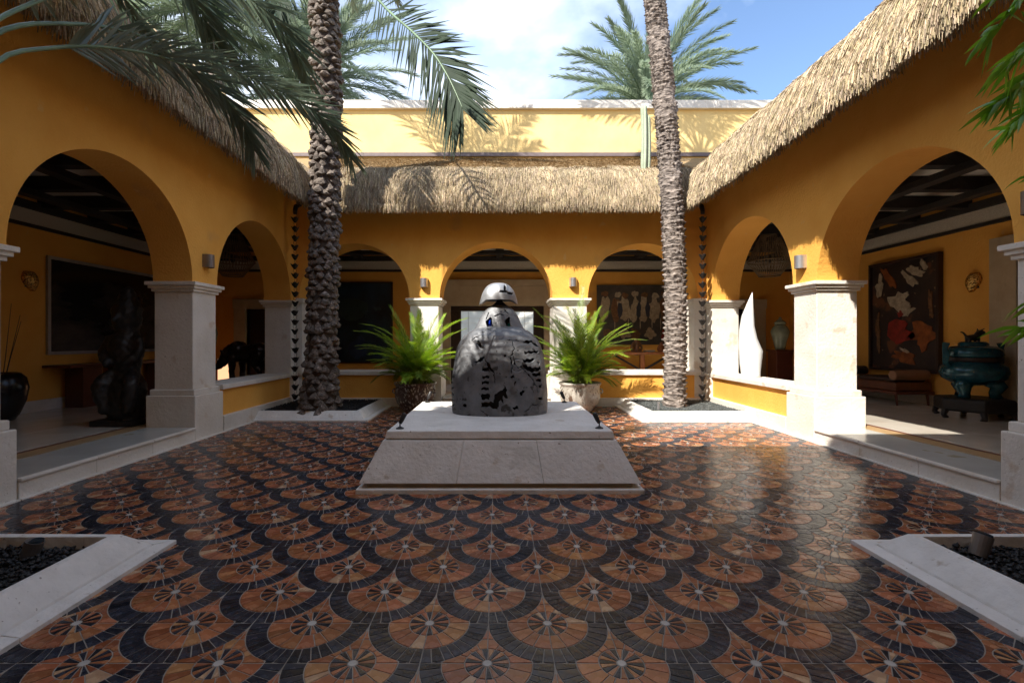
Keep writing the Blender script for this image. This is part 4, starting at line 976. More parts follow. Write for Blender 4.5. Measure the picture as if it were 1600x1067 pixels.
def leafset(nodes, n, L0, L1, dirv, spread, name='leaf_spray', single=True):
    P_ = smooth_path(nodes, 24); tw = MB().tube(P_, [.0045-.00015*i for i in range(25)], 5)
    sp = tw.build(name, M['bamboo_stem'], bb, smooth=True)
    for k in range(n):
        V = []; F = []
        t = rr.uniform(.25 if single else .08, 1); u = t*24; i = min(int(u), 23); o = P_[i].lerp(P_[i+1], u-i)
        D = (Vector(dirv)+Vector((rr.gauss(0, spread), rr.gauss(0, spread), rr.gauss(0, spread)))).normalized()
        l_ = rr.uniform(L0, L1); wd_ = l_*rr.uniform(.060, .085)
        n_ = D.cross(Vector((rr.gauss(0, .5), -1, rr.gauss(0, .6)))).normalized(); nn = D.cross(n_)
        k0 = 0 if single else len(far_leaves[0]); cv = rr.uniform(.1, .5)
        for f_, ww in ((0, .12), (.18, .8), (.42, 1), (.72, .62)):
            c_ = o+D*l_*f_-UP*l_*cv*f_*f_
            V += [c_-n_*wd_*ww, c_-nn*wd_*.25*ww, c_+n_*wd_*ww]
        V.append(o+D*l_-UP*l_*cv)
        for q in range(3):
            for s_ in (0, 1): F.append((k0+q*3+s_, k0+q*3+s_+1, k0+q*3+s_+4, k0+q*3+s_+3))
        F += [(k0+9, k0+10, k0+12), (k0+10, k0+11, k0+12)]
        if single: MB().add(V, F).build('leaf', M['bamboo'], sp, smooth=True)
        else: far_leaves[0].extend(tuple(v) for v in V); far_leaves[1].extend(F)
base = lambda x, y, z: Vector((x, y, z))
leafset([base(-.6, .13, 3.95), W2(1640, -60, 2.3), W2(1590, 10, 2.3), W2(1545, 60, 2.35)], 34, .12, .22, (-.75, -.1, -.55), .30)
leafset([base(-.6, .13, 3.9), W2(1660, 20, 2.3), W2(1610, 70, 2.3), W2(1560, 110, 2.3)], 40, .12, .22, (-.75, -.1, -.6), .32)
leafset([base(-.5, .3, 3.3), W2(1660, 70, 2.45), W2(1610, 120, 2.4), W2(1560, 165, 2.4)], 44, .12, .21, (-.75, 0, -.55), .32)
leafset([base(-.5, .3, 3.2), W2(1650, 130, 2.5), W2(1605, 175, 2.5), W2(1575, 205, 2.5)], 30, .11, .18, (-.8, 0, -.45), .30)
leafset([base(-.7, .13, 4.05), W2(1650, -110, 2.2), W2(1600, -50, 2.2), W2(1560, -5, 2.2)], 30, .12, .2, (-.8, -.1, -.4), .3)
leafset([base(-.3, .3, 3.0), W2(1680, 240, 2.5), W2(1630, 268, 2.5), W2(1605, 276, 2.5)], 8, .10, .16, (-.9, 0, -.3), .25)
leafset([base(-.5, .2, 2.65), W2(1690, 440, 2.3), W2(1640, 462, 2.3), W2(1600, 474, 2.3)], 12, .13, .22, (-.92, 0, -.15), .22)
leafset([base(-.4, .44, 1.6), W2(1690, 500, 2.35), W2(1640, 508, 2.35), W2(1596, 512, 2.35)], 14, .12, .20, (-.9, 0, -.12), .25)
for i in range(14):   # foliage outside the frame
    x, y, z = rr.uniform(-.5, .3), rr.uniform(-.3, .4), rr.uniform(2.4, 4.6)
    leafset([base(.05, .05, z-.5), base(x*.5, y*.5, z), base(x-.1, y, z+.1)], 26, .12, .2, (rr.uniform(-1, 1), rr.uniform(-1, 1), -.5), .5, single=False)
MB().add(*far_leaves).build('leaves', M['bamboo'], bb, kind='stuff')
# tall cactus growing from the back thatch
ct = empty('cactus', (3.22, 10.35, 5.05), 'tall ribbed column cactus standing on the back thatch behind the slim palm', 'cactus')
def cactus(dx, dy, h, r):
    n = 40; V = []; F = []; zs = list(np.linspace(0, 1, 22))
    for t in zs:
        rr_ = r*(.72+.28*min(1, t*5))*(math.sqrt(max(0, 1-((t-.94)/.06)**2)) if t > .94 else 1)
        for i in range(n):
            a = 2*PI*i/n; q = rr_*(1+.18*math.cos(5*a)); V.append((dx+q*math.cos(a)+.02*math.sin(t*3), dy+q*math.sin(a), h*t))
    m_ = len(zs)
    F = [(j*n+i, j*n+(i+1)%n, (j+1)*n+(i+1)%n, (j+1)*n+i) for j in range(m_-1) for i in range(n)]
    MB().add(V, F).build('stem', M['cactus'], ct, smooth=True)
cactus(-.04, 0, 1.62, .062); cactus(.065, .05, 1.40, .048)

# ------------------------------------------------ wall lamps, sconces, rain chains
def wall_lamp(loc, nrm, m, label, w_=.085, d_=.13, h=.20):
    t = empty('wall_lamp', loc, label, 'wall lamp', 'half-round wall lamps on the arcade piers')
    a0 = math.atan2(nrm[1], nrm[0]); n = 16; poly = []
    for i in range(n+1):
        a = -PI/2+PI*i/n; u, v = d_*math.cos(a)**.8 if math.cos(a) > 1e-6 else 0, w_*math.sin(a)
        poly.append((u*math.cos(a0)-v*math.sin(a0), u*math.sin(a0)+v*math.cos(a0)))
    k = len(poly); inn = [(x*.93+nrm[0]*.002, y*.93+nrm[1]*.002) for x, y in poly]
    V = [(x, y, -h/2) for x, y in poly]+[(x, y, h/2) for x, y in poly]+[(x, y, h/2-.001) for x, y in inn]+[(x, y, -h/2+.001) for x, y in inn]
    F = [(i, i+1, k+i+1, k+i) for i in range(k-1)]+[(k+i, k+i+1, 2*k+i+1, 2*k+i) for i in range(k-1)]+[(3*k+i, 3*k+i+1, i+1, i) for i in range(k-1)]+[(2*k+i, 2*k+i+1, 3*k+i+1, 3*k+i) for i in range(k-1)]
    MB().add(V, F).build('shade', m, t)
    mb = MB(); mb.prism(inn, -.02, .02); mb.build('light_unit', M['black_metal'], t)
    v = Vector((-nrm[1], nrm[0], 0)); q = [v*s_*.06+Vector((nrm[0], nrm[1], 0))*e for s_ in (-1, 1) for e in (.001, .012)]
    return t
wall_lamp((-1.67, YB, 2.79), (0, -1), M['alu'], 'silver half-round lamp on the back wall, left of the statue')
wall_lamp((1.70, YB, 2.80), (0, -1), M['alu'], 'sunlit silver half-round lamp on the back wall, right of the statue')
wall_lamp((XR, 7.32, 2.70), (-1, 0), M['alu'], 'silver half-round lamp on the right wall above the sunlit pier')
wall_lamp((XL, 7.42, 2.73), (1, 0), M['lamp_bronze'], 'grey brown half-round lamp on the left wall above the pier')
wall_lamp((XR, 4.13, 2.70), (-1, 0), M['lamp_bronze'], 'half-round lamp cut by the right edge of the view')
wall_lamp((XL, 4.13, 2.71), (1, 0), M['lamp_bronze'], 'half-round lamp cut by the left edge of the view')
def sconce(x, y, z, sx, label):
    t = empty('sconce', (x, y, z), label, 'wall lamp', 'hammered brass sconces')
    V = []; F = []; n = 18; m_ = 12
    for j in range(m_+1):
        t_ = j/m_; hh = .16-.34*t_; rr_ = .02+.115*math.sin(PI*min(1, t_*.85+.12))**.8*(1-.25*t_)
        for i in range(n+1):
            a = -PI/2+PI*i/n; V.append((sx*rr_*math.cos(a)*.95, rr_*math.sin(a)*1.1+.07*t_*t_, hh))
    F = [(j*(n+1)+i, j*(n+1)+i+1, (j+1)*(n+1)+i+1, (j+1)*(n+1)+i) for j in range(m_) for i in range(n)]
    o = MB().add(V, F).build('shell', M['brass'], t, smooth=True); o.modifiers.new('s', 'SOLIDIFY').thickness = .006
    MB().box(min(0, sx*.02), max(0, sx*.02), -.07, .07, -.12, .12).build('back_plate', M['black_metal'], t, .003)
sconce(-8.4, 8.47, 2.56, 1, 'hammered brass sconce in the dim left gallery'); sconce(8.65, 8.58, 2.55, -1, 'hammered brass sconce beside the dark painting on the right')
def cup_mesh():
    V = []; F = []; n = 24
    for r, z, wv in ((.016, -.065, 0), (.030, -.05, 0), (.055, -.005, 0), (.072, .045, .020), (.078, .055, .030), (.070, .045, .026), (.045, -.01, 0), (.01, -.05, 0)):
        for i in range(n):
            a = 2*PI*i/n; V.append((r*math.cos(a)*(1+.12*math.cos(4*a)*(r > .05)), r*math.sin(a)*(1+.12*math.cos(4*a)*(r > .05)), z-wv*(1-abs(math.cos(2*a)))))
    F = [(j*n+i, j*n+(i+1)%n, (j+1)*n+(i+1)%n, (j+1)*n+i) for j in range(7) for i in range(n)]
    return V, F
def rain_chain(x, y, zt, n, label):
    t = empty('rain_chain', (x, y, zt), label, 'rain chain', 'rain chains in the back corners')
    cm = None
    s_ = -1 if x > 0 else 1
    MB().tube([(s_*-.02, .2, .33), (s_*.03, .16, .27), (s_*.0, .05, .20), (0, 0, .10), (0, 0, .02)], [.045, .05, .05, .045, .04], 12).build('spout', M['iron'], t, smooth=True)
    for i in range(n):
        if cm is None: c = MB().add(*cup_mesh()).build('cup', M['iron'], t, smooth=True); cm = c.data
        else: c = bpy.data.objects.new('cup', cm); COL.objects.link(c); c.parent = t
        c.location = (random.uniform(-.006, .006), random.uniform(-.006, .006), -.10-i*.200); c.rotation_euler = (random.uniform(-.08, .08), random.uniform(-.08, .08), random.uniform(0, 1.5))
        lk = MB()
        for s2 in (-1, 1): lk.tube([(s2*.012, 0, -.02), (s2*.028, 0, -.06), (s2*.03, 0, -.10), (s2*.012, 0, -.135)], .0035, 5)
        lk.build('link', M['iron'], c)
    return t
rain_chain(-4.36, 10.18, 4.18, 20, 'dark rain chain of little cups in the back left corner, against ochre wall')
rain_chain(4.40, 10.18, 4.18, 20, 'dark rain chain of cups in the back right corner, beside the pier')
# ------------------------------------------------ things in the galleries
def cb(t, nm, m, x0, x1, y0, y1, z0, z1, bev=.006):
    l = t.location; return box(nm, M[m], t, x0-l.x, x1-l.x, y0-l.y, y1-l.y, z0-l.z, z1-l.z, bev)
def blob(cx, cy, rx, ry, n=22, amp=.25, seed=0, rot=0):
    out = []
    for i in range(n):
        a = 2*PI*i/n; k = 1+amp*noise.noise(Vector((math.cos(a)*1.7+seed, math.sin(a)*1.7, seed*2.3)))*1.6
        x, y = rx*k*math.cos(a), ry*k*math.sin(a); out.append((cx+x*math.cos(rot)-y*math.sin(rot), cy+x*math.sin(rot)+y*math.cos(rot)))
    return out
# left: framed dark photograph
t = empty('framed_photograph', (-8.38, 10.5, 1.22), 'large dark photograph in a thin pale frame on the left gallery wall', 'picture')
cb(t, 'canvas', 'photo_dark', -8.395, -8.37, 8.85, 12.2, 1.28, 3.01, 0)
for a in ((8.79, 12.26, 1.22, 1.279), (8.79, 12.26, 3.011, 3.07), (8.79, 8.849, 1.28, 3.01), (12.201, 12.26, 1.28, 3.01)): cb(t, 'frame_strip', 'frame_white', -8.395, -8.345, *a, .003)
# console table
t = empty('console_table', (-8.1, 10.2, .2), 'long dark red wooden console table under the framed photograph', 'table')
cb(t, 'table_top', 'red_wood', -8.38, -7.85, 8.7, 12, .98, 1.03)
for y in (9.3, 10.3, 11.4): cb(t, 'leg', 'red_wood', -8.3, -7.95, y-.22, y+.22, .2, .978)
t = empty('jar', (-8.05, 9.75, 1.031), 'small dark lidded jar standing on the console table', 'jar')
MB().lathe([(.07,0),(.12,.06),(.13,.16),(.09,.26),(.05,.30)], 20).build('body', M['pot_black'], t, smooth=True); MB().lathe([(.06,.30),(.07,.33),(.03,.36),(.02,.40)], 16).build('lid', M['pot_black'], t, smooth=True)
t = empty('bronze_ornament', (-8.05, 11.6, 1.031), 'small orange brown ornament at the far end of the console table', 'ornament')
MB().lathe([(.10,0),(.14,.05),(.08,.14),(.11,.24),(.05,.34),(.02,.4)], 14, sx=.8).build('body', M['wood'], t, smooth=True)
# big black pot by the left edge
t = empty('floor_pot', (-8.02, 7.62, .2), 'big round black pot on the gallery floor at the left edge, holding dry canes', 'pot')
MB().lathe([(.18,0),(.24,.1),(.32,.32),(.35,.52),(.32,.68),(.25,.76),(.22,.77),(.20,.70)], 36).build('body', M['pot_black'], t, smooth=True)
for i in range(7):
    a = random.uniform(0, 6); MB().tube([(0,0,.3), (.15*math.cos(a), .1*math.sin(a), 1.0), (.3*math.cos(a), .2*math.sin(a), 1.6+.1*i)], [.008,.006,.003], 5).build('cane', M['frame_dark'], t)
# dark totem figure
def skin(name, m, parent, verts, edges, radii, levels=2, root=0):
    me = bpy.data.meshes.new(name); me.from_pydata(verts, edges, []); me.materials.append(m)
    o = bpy.data.objects.new(name, me); COL.objects.link(o)
    if parent: o.parent = parent
    sk = o.modifiers.new('skin', 'SKIN')
    if not me.skin_vertices: 
        with bpy.context.temp_override(object=o, active_object=o, selected_objects=[o]): pass
    if me.skin_vertices:
        for v, r in zip(me.skin_vertices[0].data, radii): v.radius = (r, r) if not hasattr(r, '__len__') else r
        me.skin_vertices[0].data[root].use_root = True
    sk.use_smooth_shade = True
    s = o.modifiers.new('sub', 'SUBSURF'); s.levels = levels; s.render_levels = levels
    return o
def chain_blob(name, m, parent, chains, bump=.0, vox=.02):
    """union of tapered tubes and balls remeshed into one surface"""
    mb = MB()
    for pts, rad in chains:
        P_ = smooth_path(pts, len(pts)*3); rs = np.interp(np.linspace(0, len(pts)-1, len(P_)), range(len(pts)), rad)
        mb.tube(P_, list(rs), 14)
        for q, r in ((P_[0], rs[0]), (P_[-1], rs[-1])):
            mb.lathe([(r*math.sin(a), -r*math.cos(a)) for a in np.linspace(.05, PI-.05, 8)], 14, c=tuple(q))
    o = mb.build(name, m, parent, smooth=True)
    r_ = o.modifiers.new('r', 'REMESH'); r_.mode = 'VOXEL'; r_.voxel_size = vox; r_.use_smooth_shade = True
    s = o.modifiers.new('s', 'SMOOTH'); s.iterations = 3; s.factor = .5
    if bump:
        tx = bpy.data.textures.new('relief', 'CLOUDS'); tx.noise_scale = .08
        d = o.modifiers.new('d', 'DISPLACE'); d.texture = tx; d.strength = bump; d.mid_level = .5
    return o
t = empty('totem_figure', (-5.75, 7.35, .2), 'tall black carved totem figure inside the left gallery beside the pier', 'statue')
MB().box(-.34, .30, -.3, .3, 0, .09).build('base', M['black_wood'], t, .01)
chain_blob('figure', M['black_wood'], t, [
  ([(0,0,.1),(-.02,0,.35),(.0,0,.6),(.0,0,.75)], [.24,.27,.25,.17]),
  ([(0,0,.75),(0,0,1.0),(-.02,0,1.22),(0,0,1.4)], [.16,.20,.24,.16]),
  ([(0,0,1.40),(-.01,0,1.55),(.0,0,1.78),(0,0,1.95)], [.12,.19,.20,.12]),
  ([(0,0,1.95),(.02,0,2.05)], [.13,.08]),
  ([(-.2,-.05,1.3),(-.28,-.12,1.1),(-.15,-.22,.95)], [.08,.07,.06]), ([(.2,-.05,1.3),(.27,-.12,1.1),(.14,-.22,.95)], [.08,.07,.06]),
  ([(-.16,-.12,.75),(-.24,-.24,.6),(-.18,-.22,.25)], [.10,.10,.08]), ([(.16,-.12,.75),(.24,-.24,.6),(.18,-.22,.25)], [.10,.10,.08]),
  ([(0,-.18,1.66),(0,-.26,1.60)], [.05,.03])], bump=.05, vox=.025)
# bronze beast behind the low wall
t = empty('bronze_beast', (-5.85, 10.9, .2), 'dark bronze four legged beast with lowered head behind the left low wall', 'statue')
MB().box(-.68, .62, -.32, .32, 0, .36).build('plinth', M['black_wood'], t, .01)
bz = .36
chain_blob('body', M['bronze_dark'], t, [
  ([(-.12,0,bz+.64),(.12,0,bz+.62),(.38,0,bz+.66)], [.21,.20,.22]),
  ([(-.12,0,bz+.70),(-.30,0,bz+.66),(-.42,-.02,bz+.50),(-.54,-.03,bz+.36),(-.62,-.03,bz+.30)], [.22,.17,.13,.085,.06]),
  ([(-.40,.08,bz+.62),(-.44,.12,bz+.70)], [.04,.025]), ([(-.40,-.12,bz+.62),(-.44,-.16,bz+.70)], [.04,.025]),
  ([(-.18,-.13,bz+.55),(-.20,-.14,bz+.28),(-.18,-.14,bz+.03)], [.11,.07,.06]), ([(-.12,.14,bz+.55),(-.10,.14,bz+.28),(-.12,.14,bz+.03)], [.11,.07,.06]),
  ([(.40,-.13,bz+.58),(.33,-.14,bz+.36),(.44,-.14,bz+.22),(.40,-.14,bz+.03)], [.15,.09,.06,.055]), ([(.44,.14,bz+.58),(.38,.14,bz+.34),(.48,.14,bz+.22),(.44,.14,bz+.03)], [.15,.09,.06,.055]),
  ([(.58,0,bz+.70),(.66,0,bz+.55),(.66,0,bz+.4)], [.03,.02,.015])], bump=.04, vox=.022)
t = empty('lit_panel', (-7.1, 12.4, .2), 'small glowing paper lantern box low behind the bronze beast', 'lamp')
cb(t, 'paper', 'glow', -7.28, -6.98, 12.3, 12.5, .2, 1.0); cb(t, 'frame_strip', 'black_metal', -7.30, -7.281, 12.29, 12.51, .2, 1.02, .001); cb(t, 'frame_strip', 'black_metal', -6.979, -6.96, 12.29, 12.51, .2, 1.02, .001)
t = empty('green_vase', (-7.9, 12.9, .2), 'tall dull green vase in the far corner of the left gallery', 'vase')
MB().lathe([(.14,0),(.16,.3),(.14,.9),(.2,1.2),(.24,1.5),(.16,1.8),(.10,1.95),(.13,2.0)], 28).build('body', M['celadon'], t, smooth=True)
# back gallery
t = empty('blue_painting', (-4.3, 14.02, .8), 'very dark blue painting on the back wall, behind the thick palm', 'painting')
cb(t, 'canvas', 'paint_blue', -5.45, -3.16, 13.985, 14.045, .86, 3.16, 0)
for a in ((-5.50, -3.11, .81, .859), (-5.50, -3.11, 3.161, 3.21), (-5.50, -5.451, .86, 3.16), (-3.159, -3.11, .86, 3.16)): cb(t, 'frame_strip', 'frame_dark', a[0], a[1], 13.96, 14.045, a[2], a[3], .003)
MB().prism([(x-t.location.x, z-t.location.z) for x, z in blob(-4.25, 2.4, .42, .34, seed=2)], 13.980-14.02, 13.986-14.02, 'y').build('paint_patch', mat('teal_grey_paint', (.03, .055, .055), (.015, .03, .035), 3, .5), t)
MB().prism([(x-t.location.x, z-t.location.z) for x, z in blob(-4.1, 1.25, .30, .32, seed=6)], 13.980-14.02, 13.986-14.02, 'y').build('paint_patch', mat('blue_paint', (.02, .04, .10), (.01, .02, .05), 3, .5), t)
t = empty('grey_painting', (4.3, 14.02, 1.5), 'wide charcoal painting with pale upright figures above the wooden table', 'painting')
cb(t, 'canvas', 'paint_grey', 2.93, 5.7, 13.985, 14.045, 1.36, 3.12, .003)
def patch(m, poly, k=0): MB().prism([(x-t.location.x, z-t.location.z) for x, z in poly], 13.978-14.02-k*.003, 13.986-14.02, 'y').build('paint_patch', M[m], t)
for i, (cx, m) in enumerate(((3.15, 'p_cream'), (3.52, 'p_brown'), (3.72, 'p_cream'), (4.02, 'p_cream'), (4.3, 'p_cream'), (4.62, 'p_cream'), (4.9, 'p_brown'), (5.25, 'p_cream'))):
    hgt = .36+.08*noise.noise(Vector((i, 0, 0)))
    patch(m, blob(cx, 2.42-.04*(i % 2), .125+.03*(i % 3), hgt, seed=i+1, amp=.35, rot=.08*((i % 3)-1)), i % 3)
    patch('p_cream' if i % 2 else 'p_brown', blob(cx+.02, 2.86-.03*(i % 3), .10, .085, seed=i+20), (i+1) % 3)
for cx in (3.6, 4.15, 4.42): patch('p_navy', blob(cx, 2.38, .07, .22, seed=cx), 3)
for i, cx in enumerate((3.3, 3.75, 4.05, 4.5, 4.95)): patch('p_cream' if i % 2 else 'p_brown', blob(cx, 1.68, .15, .15, seed=cx*3, amp=.45), i % 2)
for cx in (3.45, 3.85, 4.2, 4.55, 4.8, 5.0): patch('p_cream', blob(cx, 1.98, .012, .16, seed=cx, n=10), 1)
patch('p_red', blob(4.98, 1.62, .16, .17, seed=9), 2)
t = empty('console_table', (4.0, 13.2, .2), 'orange brown wooden table on dark splayed legs below the charcoal painting', 'table')
cb(t, 'table_top', 'wood', 2.85, 4.95, 12.9, 13.55, 1.10, 1.165)
for s_ in (-1, 1):
    P_ = [(s_*.06, -.05, .50), (s_*.75, -.05, .895)]
    V = []; 
    for (x, y, z) in P_: V += [(x, y-.05, z-.05), (x, y+.05, z-.05), (x, y+.05, z+.0), (x, y-.05, z+.0)]
    MB().add(V, [(3,2,1,0),(4,5,6,7),(0,1,5,4),(1,2,6,5),(2,3,7,6),(3,0,4,7)]).build('strut', M['beam'], t)
    P_ = [(s_*.06, -.05, .25), (s_*.55, -.05, .0)]; V = []
    for (x, y, z) in P_: V += [(x, y-.05, z), (x, y+.05, z), (x, y+.05, z+.07), (x, y-.05, z+.07)]
    MB().add(V, [(3,2,1,0),(4,5,6,7),(0,1,5,4),(1,2,6,5),(2,3,7,6),(3,0,4,7)]).build('foot', M['beam'], t)
MB().box(-.06, .06, -.12, .02, .0, .899).build('leg', M['wood'], t, .005)
def figurine(x, y, z, m, lab, s_=1):
    t = empty('figurine', (x, y, z), lab, 'ornament', 'ornaments on the wooden table')
    chain_blob('body', M[m], t, [([(0,0,.0),(0,0,.12*s_),(0,0,.2*s_)], [.09*s_,.07*s_,.06*s_]), ([(0,0,.2*s_),(0,0,.30*s_)], [.08*s_,.05*s_]), ([(-.07*s_,0,.22*s_),(-.12*s_,0,.12*s_),(-.11*s_,0,.03)], [.03*s_,.03*s_,.025*s_]), ([(.07*s_,0,.22*s_),(.12*s_,0,.12*s_),(.11*s_,0,.03)], [.03*s_,.03*s_,.025*s_])], vox=.012)
figurine(3.86, 13.2, 1.166, 'p_brown', 'taller brown carved figurine on the wooden table', 1.15); figurine(4.55, 13.2, 1.166, 'wood', 'smaller reddish figurine on the wooden table, by the palm trunk', .8)
t = empty('book', (4.2, 13.15, 1.166), 'white book lying on the wooden table between the figurines', 'book')
MB().box(-.13, .13, -.09, .09, .004, .045).build('pages', M['frame_white'], t); MB().box(-.135, .135, -.095, .095, .045, .050).build('cover', M['white_gloss'], t); MB().box(-.135, .135, -.095, .095, 0, .004).build('cover', M['white_gloss'], t)
# right gallery: dark painting (abstract), bench, censer, vase, horn, hanging lamp
t = empty('dark_painting', (8.62, 10.05, 2.0), 'tall dark painting with cream, red and orange brush marks in a brown frame', 'painting')
cb(t, 'canvas', 'paint_dark', 8.60, 8.645, 9.25, 10.87, .88, 3.16, 0)
for a in ((9.19, 10.93, .83, .879), (9.19, 10.93, 3.161, 3.215), (9.19, 9.249, .88, 3.16), (10.871, 10.93, .88, 3.16)): cb(t, 'frame_strip', 'frame_dark', 8.545, 8.645, *a, .006)
def patchx(m, poly, k=0): MB().prism([(y-t.location.y, z-t.location.z) for y, z in poly], 8.585-8.62-.003*k, 8.602-8.62, 'x').build('paint_patch', M[m], t)
patchx('p_cream', blob(9.75, 2.92, .20, .09, seed=3, amp=.5, rot=.5)); patchx('p_cream', blob(9.55, 3.02, .06, .12, seed=4, amp=.4, rot=-.4), 1); patchx('p_cream', blob(9.9, 2.78, .22, .08, seed=8, amp=.5, rot=.7), 1)
patchx('p_cream', blob(10.66, 2.70, .09, .22, seed=5, amp=.5, rot=.15)); patchx('p_orange', blob(10.42, 2.86, .07, .26, seed=11, amp=.5, rot=-.6), 1)
patchx('p_cream', blob(10.12, 2.34, .27, .21, seed=12, amp=.5, rot=.3)); patchx('p_cream', blob(9.95, 2.10, .17, .11, seed=14, amp=.5, rot=-.4), 1); patchx('p_red', blob(10.1, 2.06, .07, .07, seed=15, amp=.5), 2)
patchx('p_red', blob(10.15, 1.66, .31, .23, seed=16, amp=.4)); patchx('p_orange', blob(9.56, 1.60, .26, .28, seed=17, amp=.5, rot=.5)); patchx('p_orange', blob(10.05, 1.16, .25, .13, seed=18, amp=.55, rot=.2)); patchx('p_cream', blob(10.0, 1.28, .13, .035, seed=19, amp=.6, rot=.3), 1)
patchx('p_brown', blob(9.4, 2.2, .05, .30, seed=21, amp=.6), 1); patchx('p_brown', blob(10.7, 1.7, .05, .35, seed=22, amp=.6), 1)
t = empty('daybed', (8.2, 10.6, .2), 'rust brown leather daybed with rolled bolsters under the dark painting', 'bench')
cb(t, 'seat', 'leather', 7.85, 8.58, 9.35, 12.0, .48, .66, .03); cb(t, 'seat_pad', 'cushion', 7.9, 8.55, 9.45, 10.4, .662, .74, .03)
cb(t, 'rail', 'red_wood', 7.84, 8.6, 9.32, 12.02, .42, .478)
for (x, y) in ((7.9, 9.4), (8.52, 9.4), (7.9, 11.9), (8.52, 11.9)): MB().tube([(x-8.2, y-10.6, .225), (x-8.2, y-10.6-.03, 0)], [.028, .018], 10).build('leg', M['red_wood'], t)
for y in (9.42, 11.0): MB().tube([(-.36, y-10.6, .60), (.34, y-10.6, .60)], .10, 16).build('bolster', M['bolster' if y < 10 else 'cushion'], t, .02)
t = empty('censer', (7.98, 7.95, .2), 'teal enamelled tripod incense burner with a beast on its lid, on a black carved stand', 'incense burner')
MB().lathe([(.50,.12),(.53,.15),(.53,.30),(.50,.33),(.44,.34)], 6, sx=.98, sy=.98).build('stand', M['black_wood'], t, .01)
for i in range(6):
    a = i*PI/3; MB().tube([(.47*math.cos(a), .47*math.sin(a), .13), (.50*math.cos(a), .50*math.sin(a), .05), (.46*math.cos(a), .46*math.sin(a), .0)], [.05,.035,.045], 8).build('stand_foot', M['black_wood'], t)
for a in (R(200), R(320), R(80)):
    MB().tube([(.22*math.cos(a), .22*math.sin(a), .62), (.30*math.cos(a), .30*math.sin(a), .52), (.25*math.cos(a), .25*math.sin(a), .42), (.27*math.cos(a), .27*math.sin(a), .335)], [.13,.11,.075,.085], 14).build('leg', M['cloisonne'], t, smooth=True)
MB().lathe([(.10,.54),(.28,.58),(.40,.66),(.435,.76),(.41,.86),(.345,.90),(.335,.935)], 40).build('bowl', M['cloisonne'], t, smooth=True)
MB().lathe([(.335,.936),(.36,.96),(.36,1.0),(.345,1.01)], 40).build('band', M['frame_dark'], t)
MB().lathe([(.35,1.011),(.37,1.05),(.355,1.13),(.28,1.19),(.19,1.20),(.19,1.24),(.15,1.27),(.03,1.275)], 40).build('lid', M['cloisonne'], t, smooth=True)
ld = chain_blob('finial_beast', M['black_wood'], t, [([(-.08,0,1.33),(.05,0,1.35)], [.05,.05]), ([(.05,0,1.36),(.11,0,1.42),(.14,-.02,1.42)], [.045,.05,.035]), ([(-.08,.03,1.32),(-.09,.03,1.265)], [.022,.02]), ([(.06,.03,1.32),(.06,.03,1.265)], [.022,.02]), ([(-.08,-.03,1.32),(-.09,-.03,1.265)], [.022,.02]), ([(.06,-.03,1.32),(.06,-.03,1.265)], [.022,.02]), ([(-.12,0,1.36),(-.17,0,1.42),(-.21,0,1.43)], [.02,.015,.012]), ([(.10,.03,1.46),(.13,.06,1.49)], [.014,.008]), ([(.10,-.03,1.46),(.13,-.06,1.49)], [.014,.008])], vox=.01)
for sx_ in (-1, 1):
    V = MB().tube([(sx_*.38, 0, .84), (sx_*.47, 0, .92), (sx_*.455, 0, 1.06), (sx_*.48, 0, 1.16), (sx_*.455, 0, 1.25)], [.045,.055,.065,.05,.07], 4).build('handle', M['cloisonne'], t, .008)
t = empty('horn_sculpture', (5.02, 9.42, .765), 'tall glossy white horn shaped sculpture on the sill of the right arcade', 'sculpture')
V = []; F = []; n = 32; ks = 40
for j in range(ks+1):
    u = j/ks; z = 1.68*u
    wl = -.235*math.sin(min(1, u/.62)*PI/2)*1.0 if False else 0
    lft = float(np.interp(u, [0, .15, .35, .55, .72, .86, 1], [-.16, -.205, -.225, -.215, -.165, -.07, .035]))
    rgt = float(np.interp(u, [0, .10, .22, .30, .45, .60, .80, 1], [.17, .19, .22, .235, .12, .065, .055, .045]))
    c_ = (lft+rgt)/2; w_ = max((rgt-lft)/2, .004); d_ = .16*math.sin(min(1, (1-u)*1.4+.02)*PI/2)+.004
    for i in range(n):
        a = 2*PI*i/n; V.append((c_+w_*math.cos(a), d_*math.sin(a)*(1+.18*math.cos(a)), z))
F = [(j*n+i, j*n+(i+1)%n, (j+1)*n+(i+1)%n, (j+1)*n+i) for j in range(ks) for i in range(n)]+[tuple(range(n))[::-1]]
MB().add(V, F).build('horn', M['white_gloss'], t, smooth=True)
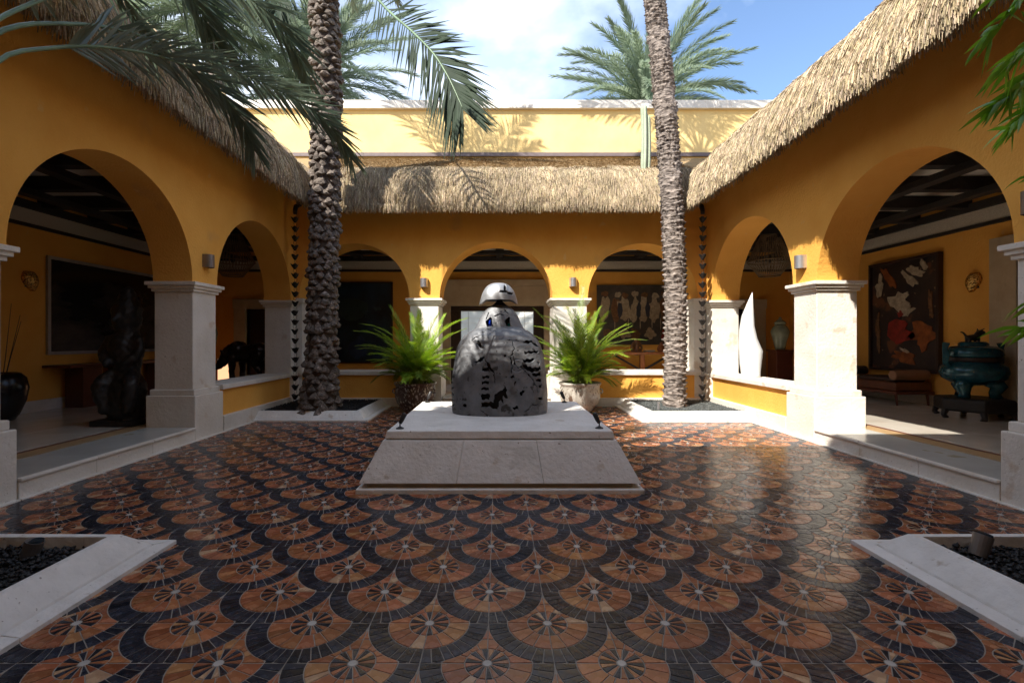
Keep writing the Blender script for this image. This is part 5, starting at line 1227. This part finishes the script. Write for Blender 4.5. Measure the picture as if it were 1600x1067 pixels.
t = empty('vase_stand', (7.15, 12.0, .2), 'dark red square pedestal carrying the celadon vase', 'pedestal')
MB().box(-.20, .20, -.2, .2, 0, 1.0).build('body', M['red_wood'], t, .01); MB().box(-.23, .23, -.23, .23, 1.001, 1.05).build('top', M['red_wood'], t, .006)
t = empty('celadon_vase', (7.15, 12.0, 1.251), 'grey green lidded vase on the dark red pedestal behind the right arch', 'vase')
MB().lathe([(.11,0),(.12,.05),(.15,.2),(.20,.38),(.215,.46),(.17,.56),(.12,.62),(.12,.645)], 32).build('body', M['celadon'], t, smooth=True); MB().lathe([(.135,.647),(.13,.69),(.07,.75),(.03,.78),(.035,.81),(.01,.83)], 24).build('lid', M['celadon'], t, smooth=True)
def wlamp(x, y, z, lab):
    t = empty('hanging_lamp', (x, y, z), lab, 'lamp', 'woven hanging lamps')
    n = 40
    prof_ = [(.16, .62), (.46, -.05), (.22, -.38)]
    wires = MB()
    for i in range(n):
        a = 2*PI*i/n; wires.tube([(r*math.cos(a+.05*k), r*math.sin(a+.05*k), zz) for k, (r, zz) in enumerate(prof_)], .006, 4)
        wires.tube([(r*math.cos(a-.25*k), r*math.sin(a-.25*k), zz) for k, (r, zz) in enumerate(prof_)], .005, 4)
    wires.build('wicker', M['wire'], t, kind='stuff')
    for r, zz in prof_: MB().tube([(r*math.cos(a), r*math.sin(a), zz) for a in np.linspace(0, 2*PI, 30)], .012, 6).build('hoop', M['wire'], t)
    MB().tube([(0,0,.55),(0,0,4.1-z)], .008, 6).build('cord', M['black_metal'], t); MB().lathe([(.03,.1),(.05,.0),(.03,-.08)], 12).build('bulb_holder', M['black_metal'], t)
wlamp(6.25, 10.9, 3.35, 'woven wicker hanging lamp under the right gallery ceiling, seen through the small arch'); wlamp(-6.1, 10.9, 3.35, 'woven wicker hanging lamp in the dim left gallery, seen through the small arch')

# keep every child where it was built when its empty stands away from the origin: fixed here in one pass
for e in (pm, pr2, pn):
    for c in e.children:
        c.matrix_parent_inverse = Matrix.Translation(-Vector(e.location))
